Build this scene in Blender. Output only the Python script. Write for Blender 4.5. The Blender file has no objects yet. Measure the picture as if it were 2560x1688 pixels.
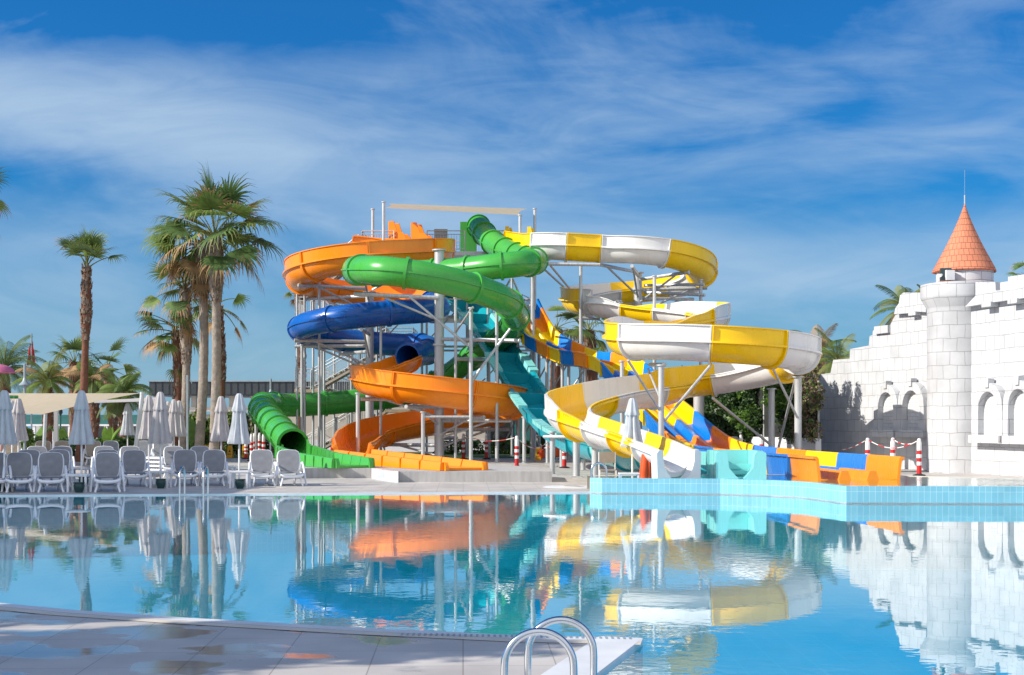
import bpy, math, random
from mathutils import Vector, Matrix, noise
from mathutils.geometry import tessellate_polygon
random.seed(7)
R=math.radians
S=bpy.context.scene
# ---------------------------------------------------------------- camera
F=3500.0; HZ=1055.0; CH=1.75; CX=1280.0          # photo calibration: focal (px), horizon row, eye height
cam=bpy.data.cameras.new('camera'); co=bpy.data.objects.new('camera',cam); S.collection.objects.link(co)
co.location=(0,0,CH); co.rotation_euler=(R(90),0,0)
cam.sensor_width=36; cam.lens=36*F/2560; cam.shift_y=(HZ-844)/2560; cam.clip_end=4000; cam.clip_start=.1
S.camera=co
S.view_settings.view_transform='Standard'; S.view_settings.look='None'; S.view_settings.gamma=1
S.view_settings.exposure=EXPO=0.48
# ---------------------------------------------------------------- sun and sky
sdir=Vector((-1,-.30,0)).normalized(); ELEV=R(33)
sdir=Vector((sdir.x*math.cos(ELEV),sdir.y*math.cos(ELEV),math.sin(ELEV)))
sl=bpy.data.lights.new('sun','SUN'); so=bpy.data.objects.new('sun',sl); S.collection.objects.link(so)
sl.energy=4.6; sl.angle=R(.5); sl.color=(1,.93,.82)
so.rotation_euler=sdir.to_track_quat('Z','Y').to_euler()
W=bpy.data.worlds.new('World'); S.world=W; W.use_nodes=True
nt=W.node_tree; N=nt.nodes; L=nt.links; N.clear()
def nd(t,**k):
    n=N.new(t)
    for a,b in k.items(): setattr(n,a,b)
    return n
def mth(op,a,b=None,c=None):
    n=nd('ShaderNodeMath',operation=op)
    for i,v in enumerate((a,b,c)):
        if v is None: continue
        if isinstance(v,(int,float)): n.inputs[i].default_value=v
        else: L.new(v,n.inputs[i])
    return n.outputs[0]
sky=nd('ShaderNodeTexSky',sky_type='NISHITA',sun_disc=False,sun_elevation=ELEV,sun_rotation=math.atan2(sdir.x,sdir.y),air_density=1.3,dust_density=.4,ozone_density=5.0)
tc=nd('ShaderNodeTexCoord'); sp=nd('ShaderNodeSeparateXYZ'); L.new(tc.outputs['Generated'],sp.inputs[0])
yy=mth('MAXIMUM',sp.outputs[1],.12)
u=mth('DIVIDE',sp.outputs[0],yy); v=mth('DIVIDE',sp.outputs[2],yy)
# streaked cirrus: noise stretched along a slanted direction of the sky
def streak(scx,scy,rot,detail,seed,dist=1.2):
    cb=nd('ShaderNodeCombineXYZ'); L.new(u,cb.inputs[0]); L.new(v,cb.inputs[1]); cb.inputs[2].default_value=seed
    mp=nd('ShaderNodeMapping'); mp.inputs['Rotation'].default_value=(0,0,rot); mp.inputs['Scale'].default_value=(scx,scy,1)
    L.new(cb.outputs[0],mp.inputs[0])
    nz=nd('ShaderNodeTexNoise'); nz.inputs['Scale'].default_value=1; nz.inputs['Detail'].default_value=detail; nz.inputs['Roughness'].default_value=.58; nz.inputs['Distortion'].default_value=dist
    L.new(mp.outputs[0],nz.inputs['Vector']); return nz.outputs['Fac']
n1=streak(2.3,7.0,R(15),9,3.1,.9); n2=streak(1.3,3.0,R(8),6,9.4,.8); n3=streak(7,24,R(20),9,1.7,1.3)
def sstep(x,a,b):
    n=nd('ShaderNodeMapRange',interpolation_type='SMOOTHSTEP'); L.new(x,n.inputs[0]); n.inputs[1].default_value=a; n.inputs[2].default_value=b
    return n.outputs[0]
wisps=mth('MULTIPLY',sstep(n1,.42,.76),.52)
veil=mth('MULTIPLY',sstep(n2,.44,.76),.24)
def band(a,b,c,w,u0,u1,amp,fu=.12):
    # soft band of cloud around v=a+b*u+c*u^2
    cen=mth('MULTIPLY_ADD',mth('MULTIPLY_ADD',u,c,b),u,a)
    d=mth('SUBTRACT',v,cen); d=mth('ADD',d,mth('MULTIPLY',mth('SUBTRACT',n1,.5),w*1.6)); d=mth('DIVIDE',d,w)
    g=mth('POWER',2.718,mth('MULTIPLY',mth('MULTIPLY',d,d),-1))
    e=mth('MULTIPLY',sstep(u,u0-fu,u0+fu),mth('SUBTRACT',1,sstep(u,u1-fu,u1+fu)))
    return mth('MULTIPLY',mth('MULTIPLY',g,e),amp)
bs=[band(.168,-.16,0,.028,-.6,-.13,1.1,.10),band(.140,-.13,0,.018,-.16,.18,.42,.1),band(.03,-.03,0,.05,-.8,-.05,.30,.15),
    band(.085,.10,0,.03,.05,.6,.34,.12),band(.155,.16,0,.022,.15,.7,.26,.12),band(.245,.02,0,.03,-.5,.0,.30,.15),band(.10,-.05,0,.05,-.6,-.30,.3,.08)]
cl=mth('ADD',wisps,veil)
for b in bs: cl=mth('ADD',cl,b)
cl=mth('MULTIPLY',cl,mth('MULTIPLY_ADD',sstep(n3,.32,.70),.50,.70))
hz=mth('SUBTRACT',1,sstep(v,-.01,.22)); cl=mth('ADD',cl,mth('MULTIPLY',hz,.34))
cl=mth('MULTIPLY',mth('MAXIMUM',mth('SUBTRACT',cl,.13),0),1.12); cl=mth('MULTIPLY',mth('DIVIDE',cl,mth('ADD',cl,.75)),1.18); cl=mth('MINIMUM',cl,.92); 
tint=nd('ShaderNodeMix',data_type='RGBA',blend_type='MULTIPLY'); tint.inputs[0].default_value=1; L.new(sky.outputs[0],tint.inputs[6]); tint.inputs[7].default_value=(.07,.42,.78,1)
mx=nd('ShaderNodeMix',data_type='RGBA'); L.new(cl,mx.inputs[0]); L.new(tint.outputs[2],mx.inputs[6]); mx.inputs[7].default_value=(3.3,4.4,5.6,1)
# unseen bright cloud behind the viewer, added as fill light for camera-facing surfaces
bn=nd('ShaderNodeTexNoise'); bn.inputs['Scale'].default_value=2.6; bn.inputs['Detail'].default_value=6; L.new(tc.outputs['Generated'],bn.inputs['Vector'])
cloud_fill=mth('MULTIPLY',mth('SUBTRACT',1,sstep(sp.outputs[1],-.45,.05)),sstep(bn.outputs['Fac'],.30,.52))
mb2=nd('ShaderNodeMix',data_type='RGBA'); L.new(cloud_fill,mb2.inputs[0]); L.new(mx.outputs[2],mb2.inputs[6]); mb2.inputs[7].default_value=(6.6,7.0,7.9,1)
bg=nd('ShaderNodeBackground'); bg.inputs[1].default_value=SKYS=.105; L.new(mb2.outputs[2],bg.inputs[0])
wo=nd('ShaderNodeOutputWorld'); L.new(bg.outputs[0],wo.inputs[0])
# ---------------------------------------------------------------- helpers
def P(px,py,s): return Vector(((px-CX)/s,F/s,CH+(HZ-py)/s))
def Gd(px,py,z=0.0):
    s=(py-HZ)/(CH-z); return Vector(((px-CX)/s,F/s,z))
def gs(px,s,z=0.0): return Vector(((px-CX)/s,F/s,z))
MATS={}
def mat(name,col,rough=.6,metal=0.0,coat=0.0,noise_amt=.12,noise_scale=3.0,bump=0.0,bscale=20.0,transl=0.0,spec=.5,col2=None,streak=False):
    m=bpy.data.materials.new(name); m.use_nodes=True; t=m.node_tree; b=t.nodes['Principled BSDF']
    b.inputs['Roughness'].default_value=rough; b.inputs['Metallic'].default_value=metal
    b.inputs['Coat Weight'].default_value=coat; b.inputs['Coat Roughness'].default_value=.08; b.inputs['Specular IOR Level'].default_value=spec
    tcn=t.nodes.new('ShaderNodeTexCoord'); nz=t.nodes.new('ShaderNodeTexNoise'); nz.inputs['Scale'].default_value=noise_scale; nz.inputs['Detail'].default_value=6
    src=tcn.outputs['Object']
    if streak:
        mp=t.nodes.new('ShaderNodeMapping'); mp.inputs['Scale'].default_value=(3,3,.35); t.links.new(src,mp.inputs[0]); src=mp.outputs[0]
    t.links.new(src,nz.inputs['Vector'])
    c=Vector(col); c2=Vector(col2) if col2 else c*(1-2.2*noise_amt)
    mr=t.nodes.new('ShaderNodeMapRange'); mr.inputs[1].default_value=.3; mr.inputs[2].default_value=.7; t.links.new(nz.outputs['Fac'],mr.inputs[0])
    mx=t.nodes.new('ShaderNodeMix'); mx.data_type='RGBA'; mx.inputs[6].default_value=(*c2,1); mx.inputs[7].default_value=(*c,1)
    t.links.new(mr.outputs[0],mx.inputs[0]); t.links.new(mx.outputs[2],b.inputs['Base Color'])
    r2=t.nodes.new('ShaderNodeMapRange'); r2.inputs[3].default_value=max(rough-.08,.02); r2.inputs[4].default_value=min(rough+.1,1); t.links.new(nz.outputs['Fac'],r2.inputs[0]); t.links.new(r2.outputs[0],b.inputs['Roughness'])
    if bump:
        nb=t.nodes.new('ShaderNodeTexNoise'); nb.inputs['Scale'].default_value=bscale; nb.inputs['Detail'].default_value=8; t.links.new(src,nb.inputs['Vector'])
        bp=t.nodes.new('ShaderNodeBump'); bp.inputs['Strength'].default_value=bump; bp.inputs['Distance'].default_value=.03; t.links.new(nb.outputs['Fac'],bp.inputs['Height']); t.links.new(bp.outputs[0],b.inputs['Normal'])
    if transl:
        tr=t.nodes.new('ShaderNodeBsdfTranslucent'); t.links.new(mx.outputs[2],tr.inputs[0]); ms=t.nodes.new('ShaderNodeMixShader'); ms.inputs[0].default_value=transl
        o=t.nodes['Material Output']; t.links.new(b.outputs[0],ms.inputs[1]); t.links.new(tr.outputs[0],ms.inputs[2]); t.links.new(ms.outputs[0],o.inputs[0])
    MATS[name]=m; return m
fib=dict(rough=.27,coat=.12,spec=.4,noise_amt=.03,noise_scale=.8,streak=True)
mat('orange_gel',(.94,.27,.008),**fib); mat('yellow_gel',(.93,.60,.002),**fib); mat('white_gel',(.74,.74,.73),**fib)
mat('green_gel',(.06,.36,.055),**fib); mat('green_light',(.09,.52,.06),**fib); mat('blue_gel',(.004,.10,.42),**fib)
mat('lane_blue',(.002,.19,.66),**fib); mat('teal_gel',(.008,.33,.41),**fib); mat('aqua_gel',(.25,.70,.68),**fib)
mat('steel',(.60,.62,.63),rough=.45,metal=.35,noise_amt=.14,noise_scale=4,streak=True)
mat('chrome',(.62,.64,.66),rough=.16,metal=1,noise_amt=.05)
mat('concrete',(.45,.44,.43),rough=.8,noise_amt=.12,bump=.25,streak=True)
mat('step_conc',(.56,.46,.33),rough=.85,noise_amt=.12,bump=.2)
mat('white_plastic',(.76,.79,.83),rough=.35,noise_amt=.03)
mat('mesh_grey',(.24,.25,.275),rough=.75,noise_amt=.10,noise_scale=6,bump=.3,bscale=180)
mat('mesh_taupe',(.33,.28,.23),rough=.75,noise_amt=.08,noise_scale=6,bump=.3,bscale=180)
mat('umbrella_cloth',(.58,.61,.65),rough=.9,noise_amt=.08,noise_scale=5,transl=.18)
mat('umbrella_cream',(.56,.53,.53),rough=.9,noise_amt=.08,noise_scale=5,transl=.18)
mat('sail_cloth',(.50,.43,.32),rough=.9,noise_amt=.05,transl=.3)
mat('pot_green',(.008,.05,.05),rough=.35,noise_amt=.1)
mat('red_paint',(.62,.02,.02),rough=.4); mat('dark_red',(.20,.02,.025),rough=.5); mat('white_paint',(.78,.78,.78),rough=.4,noise_amt=.04)
mat('black_rubber',(.02,.02,.022),rough=.7); mat('yellow_sign',(.80,.42,.02),rough=.4); mat('orange_buoy',(.85,.09,.01),rough=.35)
mat('bark_grey',(.33,.28,.235),rough=.95,noise_amt=.2,noise_scale=5,bump=.8,bscale=12,streak=False)
mat('bark_brown',(.20,.085,.05),rough=.95,noise_amt=.2,noise_scale=5,bump=.8,bscale=14)
mat('bark_fibre',(.30,.22,.165),rough=.95,noise_amt=.3,noise_scale=9,bump=1,bscale=22)
mat('frond_green',(.21,.31,.07),rough=.5,noise_amt=.2,transl=.4); mat('frond_dark',(.11,.19,.05),rough=.55,noise_amt=.2,transl=.22)
mat('frond_yellow',(.26,.29,.08),rough=.6,noise_amt=.15,transl=.3); mat('frond_dry',(.46,.29,.14),rough=.8,noise_amt=.2,transl=.25)
mat('leaf_bright',(.17,.32,.04),rough=.5,noise_amt=.2,transl=.35); mat('leaf_mid',(.08,.18,.03),rough=.5,noise_amt=.2,transl=.3)
mat('leaf_dark',(.03,.075,.02),rough=.5,noise_amt=.2,transl=.2); mat('twig',(.22,.16,.12),rough=.9,noise_amt=.2)
mat('dark_panel',(.045,.055,.065),rough=.45,noise_amt=.1); mat('panel_grey',(.045,.055,.062),rough=.5); mat('seam_grey',(.3,.34,.37),rough=.5)
mat('render_beige',(.56,.50,.44),rough=.85,noise_amt=.05,noise_scale=.5); mat('render_white',(.66,.67,.70),rough=.85,noise_amt=.05,noise_scale=.5)
mat('terracotta',(.72,.24,.12),rough=.85,noise_amt=.10,noise_scale=2,bump=.2); mat('glass_dark',(.03,.06,.07),rough=.1); mat('teal_wall',(.03,.16,.15),rough=.5)
mat('fence_mesh',(.018,.022,.02),rough=.8,noise_amt=.2); mat('pink_cloth',(.62,.16,.30),rough=.8); mat('flag_red',(.55,.02,.02),rough=.8,transl=.2); mat('lamp_grey',(.30,.36,.41),rough=.4)
mat('blue_pad',(.02,.24,.42),rough=.5); mat('water_foam',(.55,.60,.64),rough=.15,noise_amt=.02)
mat('soil_green',(.07,.13,.03),rough=.95,noise_amt=.25,noise_scale=6)
mat('coping',(.68,.70,.72),rough=.5,noise_amt=.06,noise_scale=3)
mat('coping_cream',(.66,.60,.50),rough=.5,noise_amt=.06,noise_scale=3)
def setcol(name,fn): pass
class MB:
    def __init__(s): s.v=[]; s.f=[]; s.m=[]; s.sm=[]
    def add(s,vs,fs,mi=0,sm=True):
        o=len(s.v); s.v+=[Vector(a) for a in vs]
        for f in fs: s.f.append(tuple(i+o for i in f)); s.m.append(mi); s.sm.append(sm)
    def box(s,c,d,mi=0,rot=None,ax=None):
        hx,hy,hz=d[0]/2,d[1]/2,d[2]/2; c=Vector(c)
        vs=[Vector((x,y,z)) for x in(-hx,hx) for y in(-hy,hy) for z in(-hz,hz)]
        if rot is not None: vs=[Matrix.Rotation(rot,3,'Z')@q for q in vs]
        if ax is not None: vs=[ax@q for q in vs]
        s.add([c+q for q in vs],[(0,1,3,2),(4,6,7,5),(0,4,5,1),(2,3,7,6),(0,2,6,4),(1,5,7,3)],mi,False)
    def tube(s,pts,r,n=8,mi=0,cap=True,closed=False):
        pts=[Vector(p) for p in pts]; k=len(pts)
        rs=r if isinstance(r,(list,tuple)) else [r]*k
        vs=[]; prev=None
        for i,p in enumerate(pts):
            if closed: t=pts[(i+1)%k]-pts[i-1]
            else: t=pts[min(i+1,k-1)]-pts[max(i-1,0)]
            t.normalize()
            if prev is None:
                a=Vector((0,0,1)) if abs(t.z)<.9 else Vector((1,0,0)); x=t.cross(a).normalized()
            else: x=(prev-t*prev.dot(t)).normalized()
            prev=x; y=t.cross(x)
            for j in range(n):
                a=2*math.pi*j/n; vs.append(p+(x*math.cos(a)+y*math.sin(a))*rs[i])
        fs=[]
        for i in range(k if closed else k-1):
            for j in range(n):
                a=i*n+j;b=i*n+(j+1)%n;i2=(i+1)%k; fs.append((a,b,i2*n+(j+1)%n,i2*n+j))
        if cap and not closed: fs.append(tuple(range(n-1,-1,-1))); fs.append(tuple(range((k-1)*n,k*n)))
        s.add(vs,fs,mi)
    def lathe(s,prof,c=(0,0,0),n=24,mi=0,a0=0,a1=2*math.pi,smooth=True,fold=None):
        c=Vector(c); full=abs(a1-a0-2*math.pi)<1e-6; m=n if full else n+1; vs=[]
        for r,z in prof:
            for j in range(m):
                a=a0+(a1-a0)*j/n; rr=r*(fold(a,z) if fold else 1); vs.append(c+Vector((rr*math.cos(a),rr*math.sin(a),z)))
        fs=[]
        for i in range(len(prof)-1):
            for j in range(n if full else m-1):
                fs.append((i*m+j,i*m+(j+1)%m,(i+1)*m+(j+1)%m,(i+1)*m+j))
        s.add(vs,fs,mi,smooth)
    def quad(s,a,b,c,d,mi=0): s.add([a,b,c,d],[(0,1,2,3)],mi,False)
    def prism(s,poly,z0,z1,mi=0):
        n=len(poly); tri=tessellate_polygon([[Vector((p[0],p[1],0)) for p in poly]])
        vs=[Vector((p[0],p[1],z0)) for p in poly]+[Vector((p[0],p[1],z1)) for p in poly]
        fs=[(i,(i+1)%n,n+(i+1)%n,n+i) for i in range(n)]+[tuple(n+i for i in t) for t in tri]+[tuple(t) for t in tri]
        s.add(vs,fs,mi,False)
    def panel(s,poly,org,ux,uy,depth,mi=0):
        # polygon in plane (ux,uy) at org, thickened along normal by depth
        nrm=ux.cross(uy).normalized(); n=len(poly); tri=tessellate_polygon([[Vector((p[0],p[1],0)) for p in poly]])
        b=[org+ux*p[0]+uy*p[1] for p in poly]; vs=b+[q+nrm*depth for q in b]
        fs=[(i,(i+1)%n,n+(i+1)%n,n+i) for i in range(n)]+[tuple(n+i for i in t) for t in tri]+[tuple(t) for t in tri]
        s.add(vs,fs,mi,False)
def link(o): S.collection.objects.link(o); return o
def build(name,mb,mats,parent=None,label=None,cat=None,group=None,kind=None,loc=None,uv=None):
    me=bpy.data.meshes.new(name); me.from_pydata([tuple(v) for v in mb.v],[],mb.f); 
    if not isinstance(mats,(list,tuple)): mats=[mats]
    for m in mats: me.materials.append(MATS[m] if isinstance(m,str) else m)
    me.polygons.foreach_set('material_index',mb.m); me.polygons.foreach_set('use_smooth',mb.sm)
    if uv:
        ul=me.uv_layers.new(name='UVMap')
        for lp in me.loops: ul.data[lp.index].uv=uv(mb.v[lp.vertex_index])
    me.update()
    try: me.set_sharp_from_angle(angle=R(38))
    except Exception: pass
    o=link(bpy.data.objects.new(name,me))
    if parent: o.parent=parent
    if loc is not None: o.location=loc
    for k,w in (('label',label),('category',cat),('group',group),('kind',kind)):
        if w: o[k]=w
    return o
def empty(name,label,cat,loc=(0,0,0),rz=0,group=None):
    o=link(bpy.data.objects.new(name,None)); o.location=loc; o.rotation_euler=(0,0,rz); o.empty_display_size=.2
    o['label']=label; o['category']=cat
    if group: o['group']=group
    return o
def kids(o): return [c for c in bpy.data.objects if c.parent==o]
def dup(root,loc,rz=0,label=None,group=None,scale=None):
    r=root.copy(); link(r); r.location=loc; r.rotation_euler=(0,0,rz)
    if scale: r.scale=scale
    if label: r['label']=label
    if group: r['group']=group
    for ch in kids(root):
        c=ch.copy(); link(c); c.parent=r
        for g in kids(ch):
            d=g.copy(); link(d); d.parent=c
    return r
def recentre(o,parts):   # shift world-built part meshes so that the thing's Empty sits at its base
    l=o.location
    for p in parts:
        if p.parent==o: p.location=-l
# ================================================================ SETTING
def nodemat(name):
    m=bpy.data.materials.new(name); m.use_nodes=True; MATS[name]=m; return m,m.node_tree.nodes,m.node_tree.links,m.node_tree.nodes['Principled BSDF']
# paving: large pale slabs, dark joints, wet patches of low roughness
m,n,l,b=nodemat('paving')
g=n.new('ShaderNodeNewGeometry'); mp=n.new('ShaderNodeMapping'); mp.inputs['Rotation'].default_value=(0,0,R(-2)); l.new(g.outputs['Position'],mp.inputs[0])
br=n.new('ShaderNodeTexBrick'); br.offset=0; br.inputs['Scale'].default_value=1; br.inputs['Brick Width'].default_value=.67; br.inputs['Row Height'].default_value=.67
br.inputs['Mortar Size'].default_value=.005; br.inputs['Color1'].default_value=(.53,.495,.46,1); br.inputs['Color2'].default_value=(.49,.46,.43,1); br.inputs['Mortar'].default_value=(.30,.27,.24,1)
l.new(mp.outputs[0],br.inputs['Vector'])
nz=n.new('ShaderNodeTexNoise'); nz.inputs['Scale'].default_value=.9; nz.inputs['Detail'].default_value=8; l.new(g.outputs['Position'],nz.inputs['Vector'])
mr=n.new('ShaderNodeMapRange'); mr.inputs[1].default_value=.35; mr.inputs[2].default_value=.65; mr.inputs[3].default_value=.80; mr.inputs[4].default_value=1.08; l.new(nz.outputs['Fac'],mr.inputs[0])
mu=n.new('ShaderNodeVectorMath'); mu.operation='SCALE'; l.new(br.outputs['Color'],mu.inputs[0]); l.new(mr.outputs[0],mu.inputs['Scale'])
sx=n.new('ShaderNodeSeparateXYZ'); l.new(g.outputs['Position'],sx.inputs[0])
# puddles lie on the near left part of the deck
wn=n.new('ShaderNodeTexNoise'); wn.inputs['Scale'].default_value=1.1; wn.inputs['Detail'].default_value=3; wn.inputs['Roughness'].default_value=.45
wm=n.new('ShaderNodeMapping'); wm.inputs['Scale'].default_value=(1.1,1.5,1); l.new(g.outputs['Position'],wm.inputs[0]); l.new(wm.outputs[0],wn.inputs['Vector'])
wy=n.new('ShaderNodeMapRange'); wy.inputs[1].default_value=16; wy.inputs[2].default_value=20; wy.inputs[3].default_value=1; wy.inputs[4].default_value=0; l.new(sx.outputs[1],wy.inputs[0])
wx=n.new('ShaderNodeMapRange'); wx.inputs[1].default_value=-2.2; wx.inputs[2].default_value=-.4; wx.inputs[3].default_value=.0; wx.inputs[4].default_value=-.11; l.new(sx.outputs[0],wx.inputs[0])
wa=n.new('ShaderNodeMath'); wa.operation='ADD'; l.new(wn.outputs['Fac'],wa.inputs[0]); l.new(wx.outputs[0],wa.inputs[1])
wet=n.new('ShaderNodeMapRange'); wet.inputs[1].default_value=.49; wet.inputs[2].default_value=.56; l.new(wa.outputs[0],wet.inputs[0])
w2=n.new('ShaderNodeMath'); w2.operation='MULTIPLY'; l.new(wet.outputs[0],w2.inputs[0]); l.new(wy.outputs[0],w2.inputs[1])
dk=n.new('ShaderNodeMix'); dk.data_type='RGBA'; dk.blend_type='MULTIPLY'; dk.inputs[7].default_value=(.80,.80,.81,1); l.new(w2.outputs[0],dk.inputs[0]); l.new(mu.outputs[0],dk.inputs[6]); l.new(dk.outputs[2],b.inputs['Base Color'])
rr=n.new('ShaderNodeMapRange'); rr.inputs[3].default_value=.5; rr.inputs[4].default_value=.07; l.new(w2.outputs[0],rr.inputs[0]); l.new(rr.outputs[0],b.inputs['Roughness'])
# pool tiles (UV in metres)
def tilemat(name,c1,c2,mort,bw,rh,ms,off=0,bump=.2,rough=.25,distort=0.0,stain=.15,src='UV',squash=1):
    m,n,l,b=nodemat(name); t=n.new('ShaderNodeTexCoord'); vec=t.outputs[src]
    if distort:
        dn=n.new('ShaderNodeTexNoise'); dn.inputs['Scale'].default_value=1.6; dn.inputs['Detail'].default_value=5; l.new(vec,dn.inputs['Vector'])
        s1=n.new('ShaderNodeVectorMath'); s1.operation='SUBTRACT'; s1.inputs[1].default_value=(.5,.5,.5); l.new(dn.outputs['Color'],s1.inputs[0])
        s2=n.new('ShaderNodeVectorMath'); s2.operation='SCALE'; s2.inputs['Scale'].default_value=distort; l.new(s1.outputs[0],s2.inputs[0])
        s3=n.new('ShaderNodeVectorMath'); l.new(vec,s3.inputs[0]); l.new(s2.outputs[0],s3.inputs[1]); vec=s3.outputs[0]
    br=n.new('ShaderNodeTexBrick'); br.offset=off; br.squash=squash; br.inputs['Scale'].default_value=1
    br.inputs['Brick Width'].default_value=bw; br.inputs['Row Height'].default_value=rh; br.inputs['Mortar Size'].default_value=ms; br.inputs['Mortar Smooth'].default_value=.3
    br.inputs['Color1'].default_value=(*c1,1); br.inputs['Color2'].default_value=(*c2,1); br.inputs['Mortar'].default_value=(*mort,1); l.new(vec,br.inputs['Vector'])
    nz=n.new('ShaderNodeTexNoise'); nz.inputs['Scale'].default_value=1.3; nz.inputs['Detail'].default_value=9; l.new(t.outputs['Object'],nz.inputs['Vector'])
    mr=n.new('ShaderNodeMapRange'); mr.inputs[1].default_value=.3; mr.inputs[2].default_value=.7; mr.inputs[3].default_value=1-stain; mr.inputs[4].default_value=1.0; l.new(nz.outputs['Fac'],mr.inputs[0])
    mu=n.new('ShaderNodeVectorMath'); mu.operation='SCALE'; l.new(br.outputs['Color'],mu.inputs[0]); l.new(mr.outputs[0],mu.inputs['Scale']); l.new(mu.outputs[0],b.inputs['Base Color'])
    b.inputs['Roughness'].default_value=rough
    n2=n.new('ShaderNodeTexNoise'); n2.inputs['Scale'].default_value=9; n2.inputs['Detail'].default_value=6; l.new(t.outputs['Object'],n2.inputs['Vector'])
    ad=n.new('ShaderNodeMath'); ad.operation='MULTIPLY_ADD'; ad.inputs[1].default_value=.25; l.new(n2.outputs['Fac'],ad.inputs[0])
    iv=n.new('ShaderNodeMath'); iv.operation='SUBTRACT'; iv.inputs[0].default_value=1; l.new(br.outputs['Fac'],iv.inputs[1]); l.new(iv.outputs[0],ad.inputs[2])
    bp=n.new('ShaderNodeBump'); bp.inputs['Strength'].default_value=bump; bp.inputs['Distance'].default_value=.02; l.new(ad.outputs[0],bp.inputs['Height']); l.new(bp.outputs[0],b.inputs['Normal'])
    return m
tilemat('pool_tile',(.23,.52,.62),(.19,.47,.58),(.60,.74,.79),.13,.24,.0035,rough=.2)
tilemat('pool_floor',(.006,.44,.62),(.006,.425,.60),(.07,.54,.68),.5,.5,.006,rough=.5,bump=.05,stain=.06)
tilemat('castle_stone',(.57,.58,.60),(.53,.54,.56),(.29,.29,.29),.52,.46,.0085,off=.5,bump=.6,rough=.9,distort=.11,stain=.20)
tilemat('drum_stone',(.62,.64,.67),(.58,.60,.64),(.22,.22,.23),.55,.30,.008,off=.5,bump=.6,rough=.9,distort=.08,stain=.14)
tilemat('roof_scale',(.66,.24,.13),(.61,.21,.115),(.30,.10,.06),.17,.22,.008,off=.5,bump=.9,rough=.85,distort=.03,stain=.2)
tilemat('tiny_brick',(.62,.63,.64),(.58,.59,.60),(.36,.36,.37),.32,.13,.006,off=.5,bump=.6,rough=.9,distort=.05)
# water
def watermat(name,tint,bump=.02,mask=True):
    m,n,l,b=nodemat(name); n.remove(b); out=n['Material Output']
    tr=n.new('ShaderNodeBsdfTransparent'); tr.inputs[0].default_value=(*tint,1); gl=n.new('ShaderNodeBsdfGlossy'); gl.inputs['Roughness'].default_value=.015; gl.inputs[0].default_value=(1,1,1,1)
    g=n.new('ShaderNodeNewGeometry')
    def rip(sx_,sy_,sc,det,rot=0):
        mp=n.new('ShaderNodeMapping'); mp.inputs['Scale'].default_value=(sx_,sy_,1); mp.inputs['Rotation'].default_value=(0,0,rot); l.new(g.outputs['Position'],mp.inputs[0])
        z=n.new('ShaderNodeTexNoise'); z.inputs['Scale'].default_value=sc; z.inputs['Detail'].default_value=det; l.new(mp.outputs[0],z.inputs['Vector']); return z.outputs['Fac']
    a=rip(1,1.1,5.5,2,.4); c=rip(1,1,1.3,1,.9); msk=rip(.7,1.0,.16,2)
    mr=n.new('ShaderNodeMapRange'); mr.inputs[1].default_value=.40; mr.inputs[2].default_value=.62; mr.inputs[3].default_value=.10; mr.inputs[4].default_value=1.0; l.new(msk,mr.inputs[0])
    ml=n.new('ShaderNodeMath'); ml.operation='MULTIPLY'; l.new(a,ml.inputs[0]); l.new(mr.outputs[0],ml.inputs[1])
    ad=n.new('ShaderNodeMath'); ad.operation='MULTIPLY_ADD'; l.new(c,ad.inputs[0]); ad.inputs[1].default_value=.6; l.new(ml.outputs[0],ad.inputs[2])
    bp=n.new('ShaderNodeBump'); bp.inputs['Strength'].default_value=1; bp.inputs['Distance'].default_value=bump; l.new(ad.outputs[0],bp.inputs['Height']); l.new(bp.outputs[0],gl.inputs['Normal'])
    dt=n.new('ShaderNodeVectorMath'); dt.operation='DOT_PRODUCT'; l.new(g.outputs['Incoming'],dt.inputs[0]); l.new(g.outputs['Normal'],dt.inputs[1])
    def mm(op,a,b_=None):
        k=n.new('ShaderNodeMath'); k.operation=op
        for i,v_ in enumerate((a,b_)):
            if v_ is None: continue
            if isinstance(v_,(int,float)): k.inputs[i].default_value=v_
            else: l.new(v_,k.inputs[i])
        return k.outputs[0]
    sch=mm('ADD',mm('MULTIPLY',mm('POWER',mm('SUBTRACT',1,mm('ABSOLUTE',dt.outputs['Value'])),3.2),.95),.05)
    ms=n.new('ShaderNodeMixShader'); l.new(sch,ms.inputs[0]); l.new(tr.outputs[0],ms.inputs[1]); l.new(gl.outputs[0],ms.inputs[2]); l.new(ms.outputs[0],out.inputs[0])
watermat('pool_water',(.55,.97,1.0),.0015)
watermat('shallow_water',(.75,.95,.98),.006)
# ---- pool outline
def gp(px,py): q=Gd(px,py); return (q.x,q.y)
far=[(-34.0,33.2),gp(-300,1239.5),gp(0,1238.3),gp(760,1234),gp(1475,1230.4)]
rais=[gp(1475,1230.4),gp(1505,1232),gp(1800,1234.3),gp(1928,1238.5),gp(1985,1241.5),gp(2024,1245),gp(2062,1250),gp(2100,1255.6),gp(2116,1257),gp(2560,1258.5),gp(2800,1263)]
near=[(28.0,29.0),(28.0,6.0),(-.50,6.0),(.088,8.0),(.616,9.8),(1.056,11.3),(.065,11.45),(-1.29,11.87),(-2.96,12.5),(-4.05,12.98),(-4.94,13.5),(-8.0,15.2),(-34.0,27.0)]
outline=far+rais[1:]+near
outer=[(-1500,-200),(1500,-200),(1500,1600),(-1500,1600)]
v3=lambda q,z=0:Vector((q[0],q[1],z))
tri=tessellate_polygon([[v3(q) for q in outer],[v3(q) for q in outline]])
mb=MB(); mb.add([v3(q) for q in outer+outline],[tuple(t) for t in tri],0,False)
build('pool_deck',mb,'paving',kind='structure')
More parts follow.
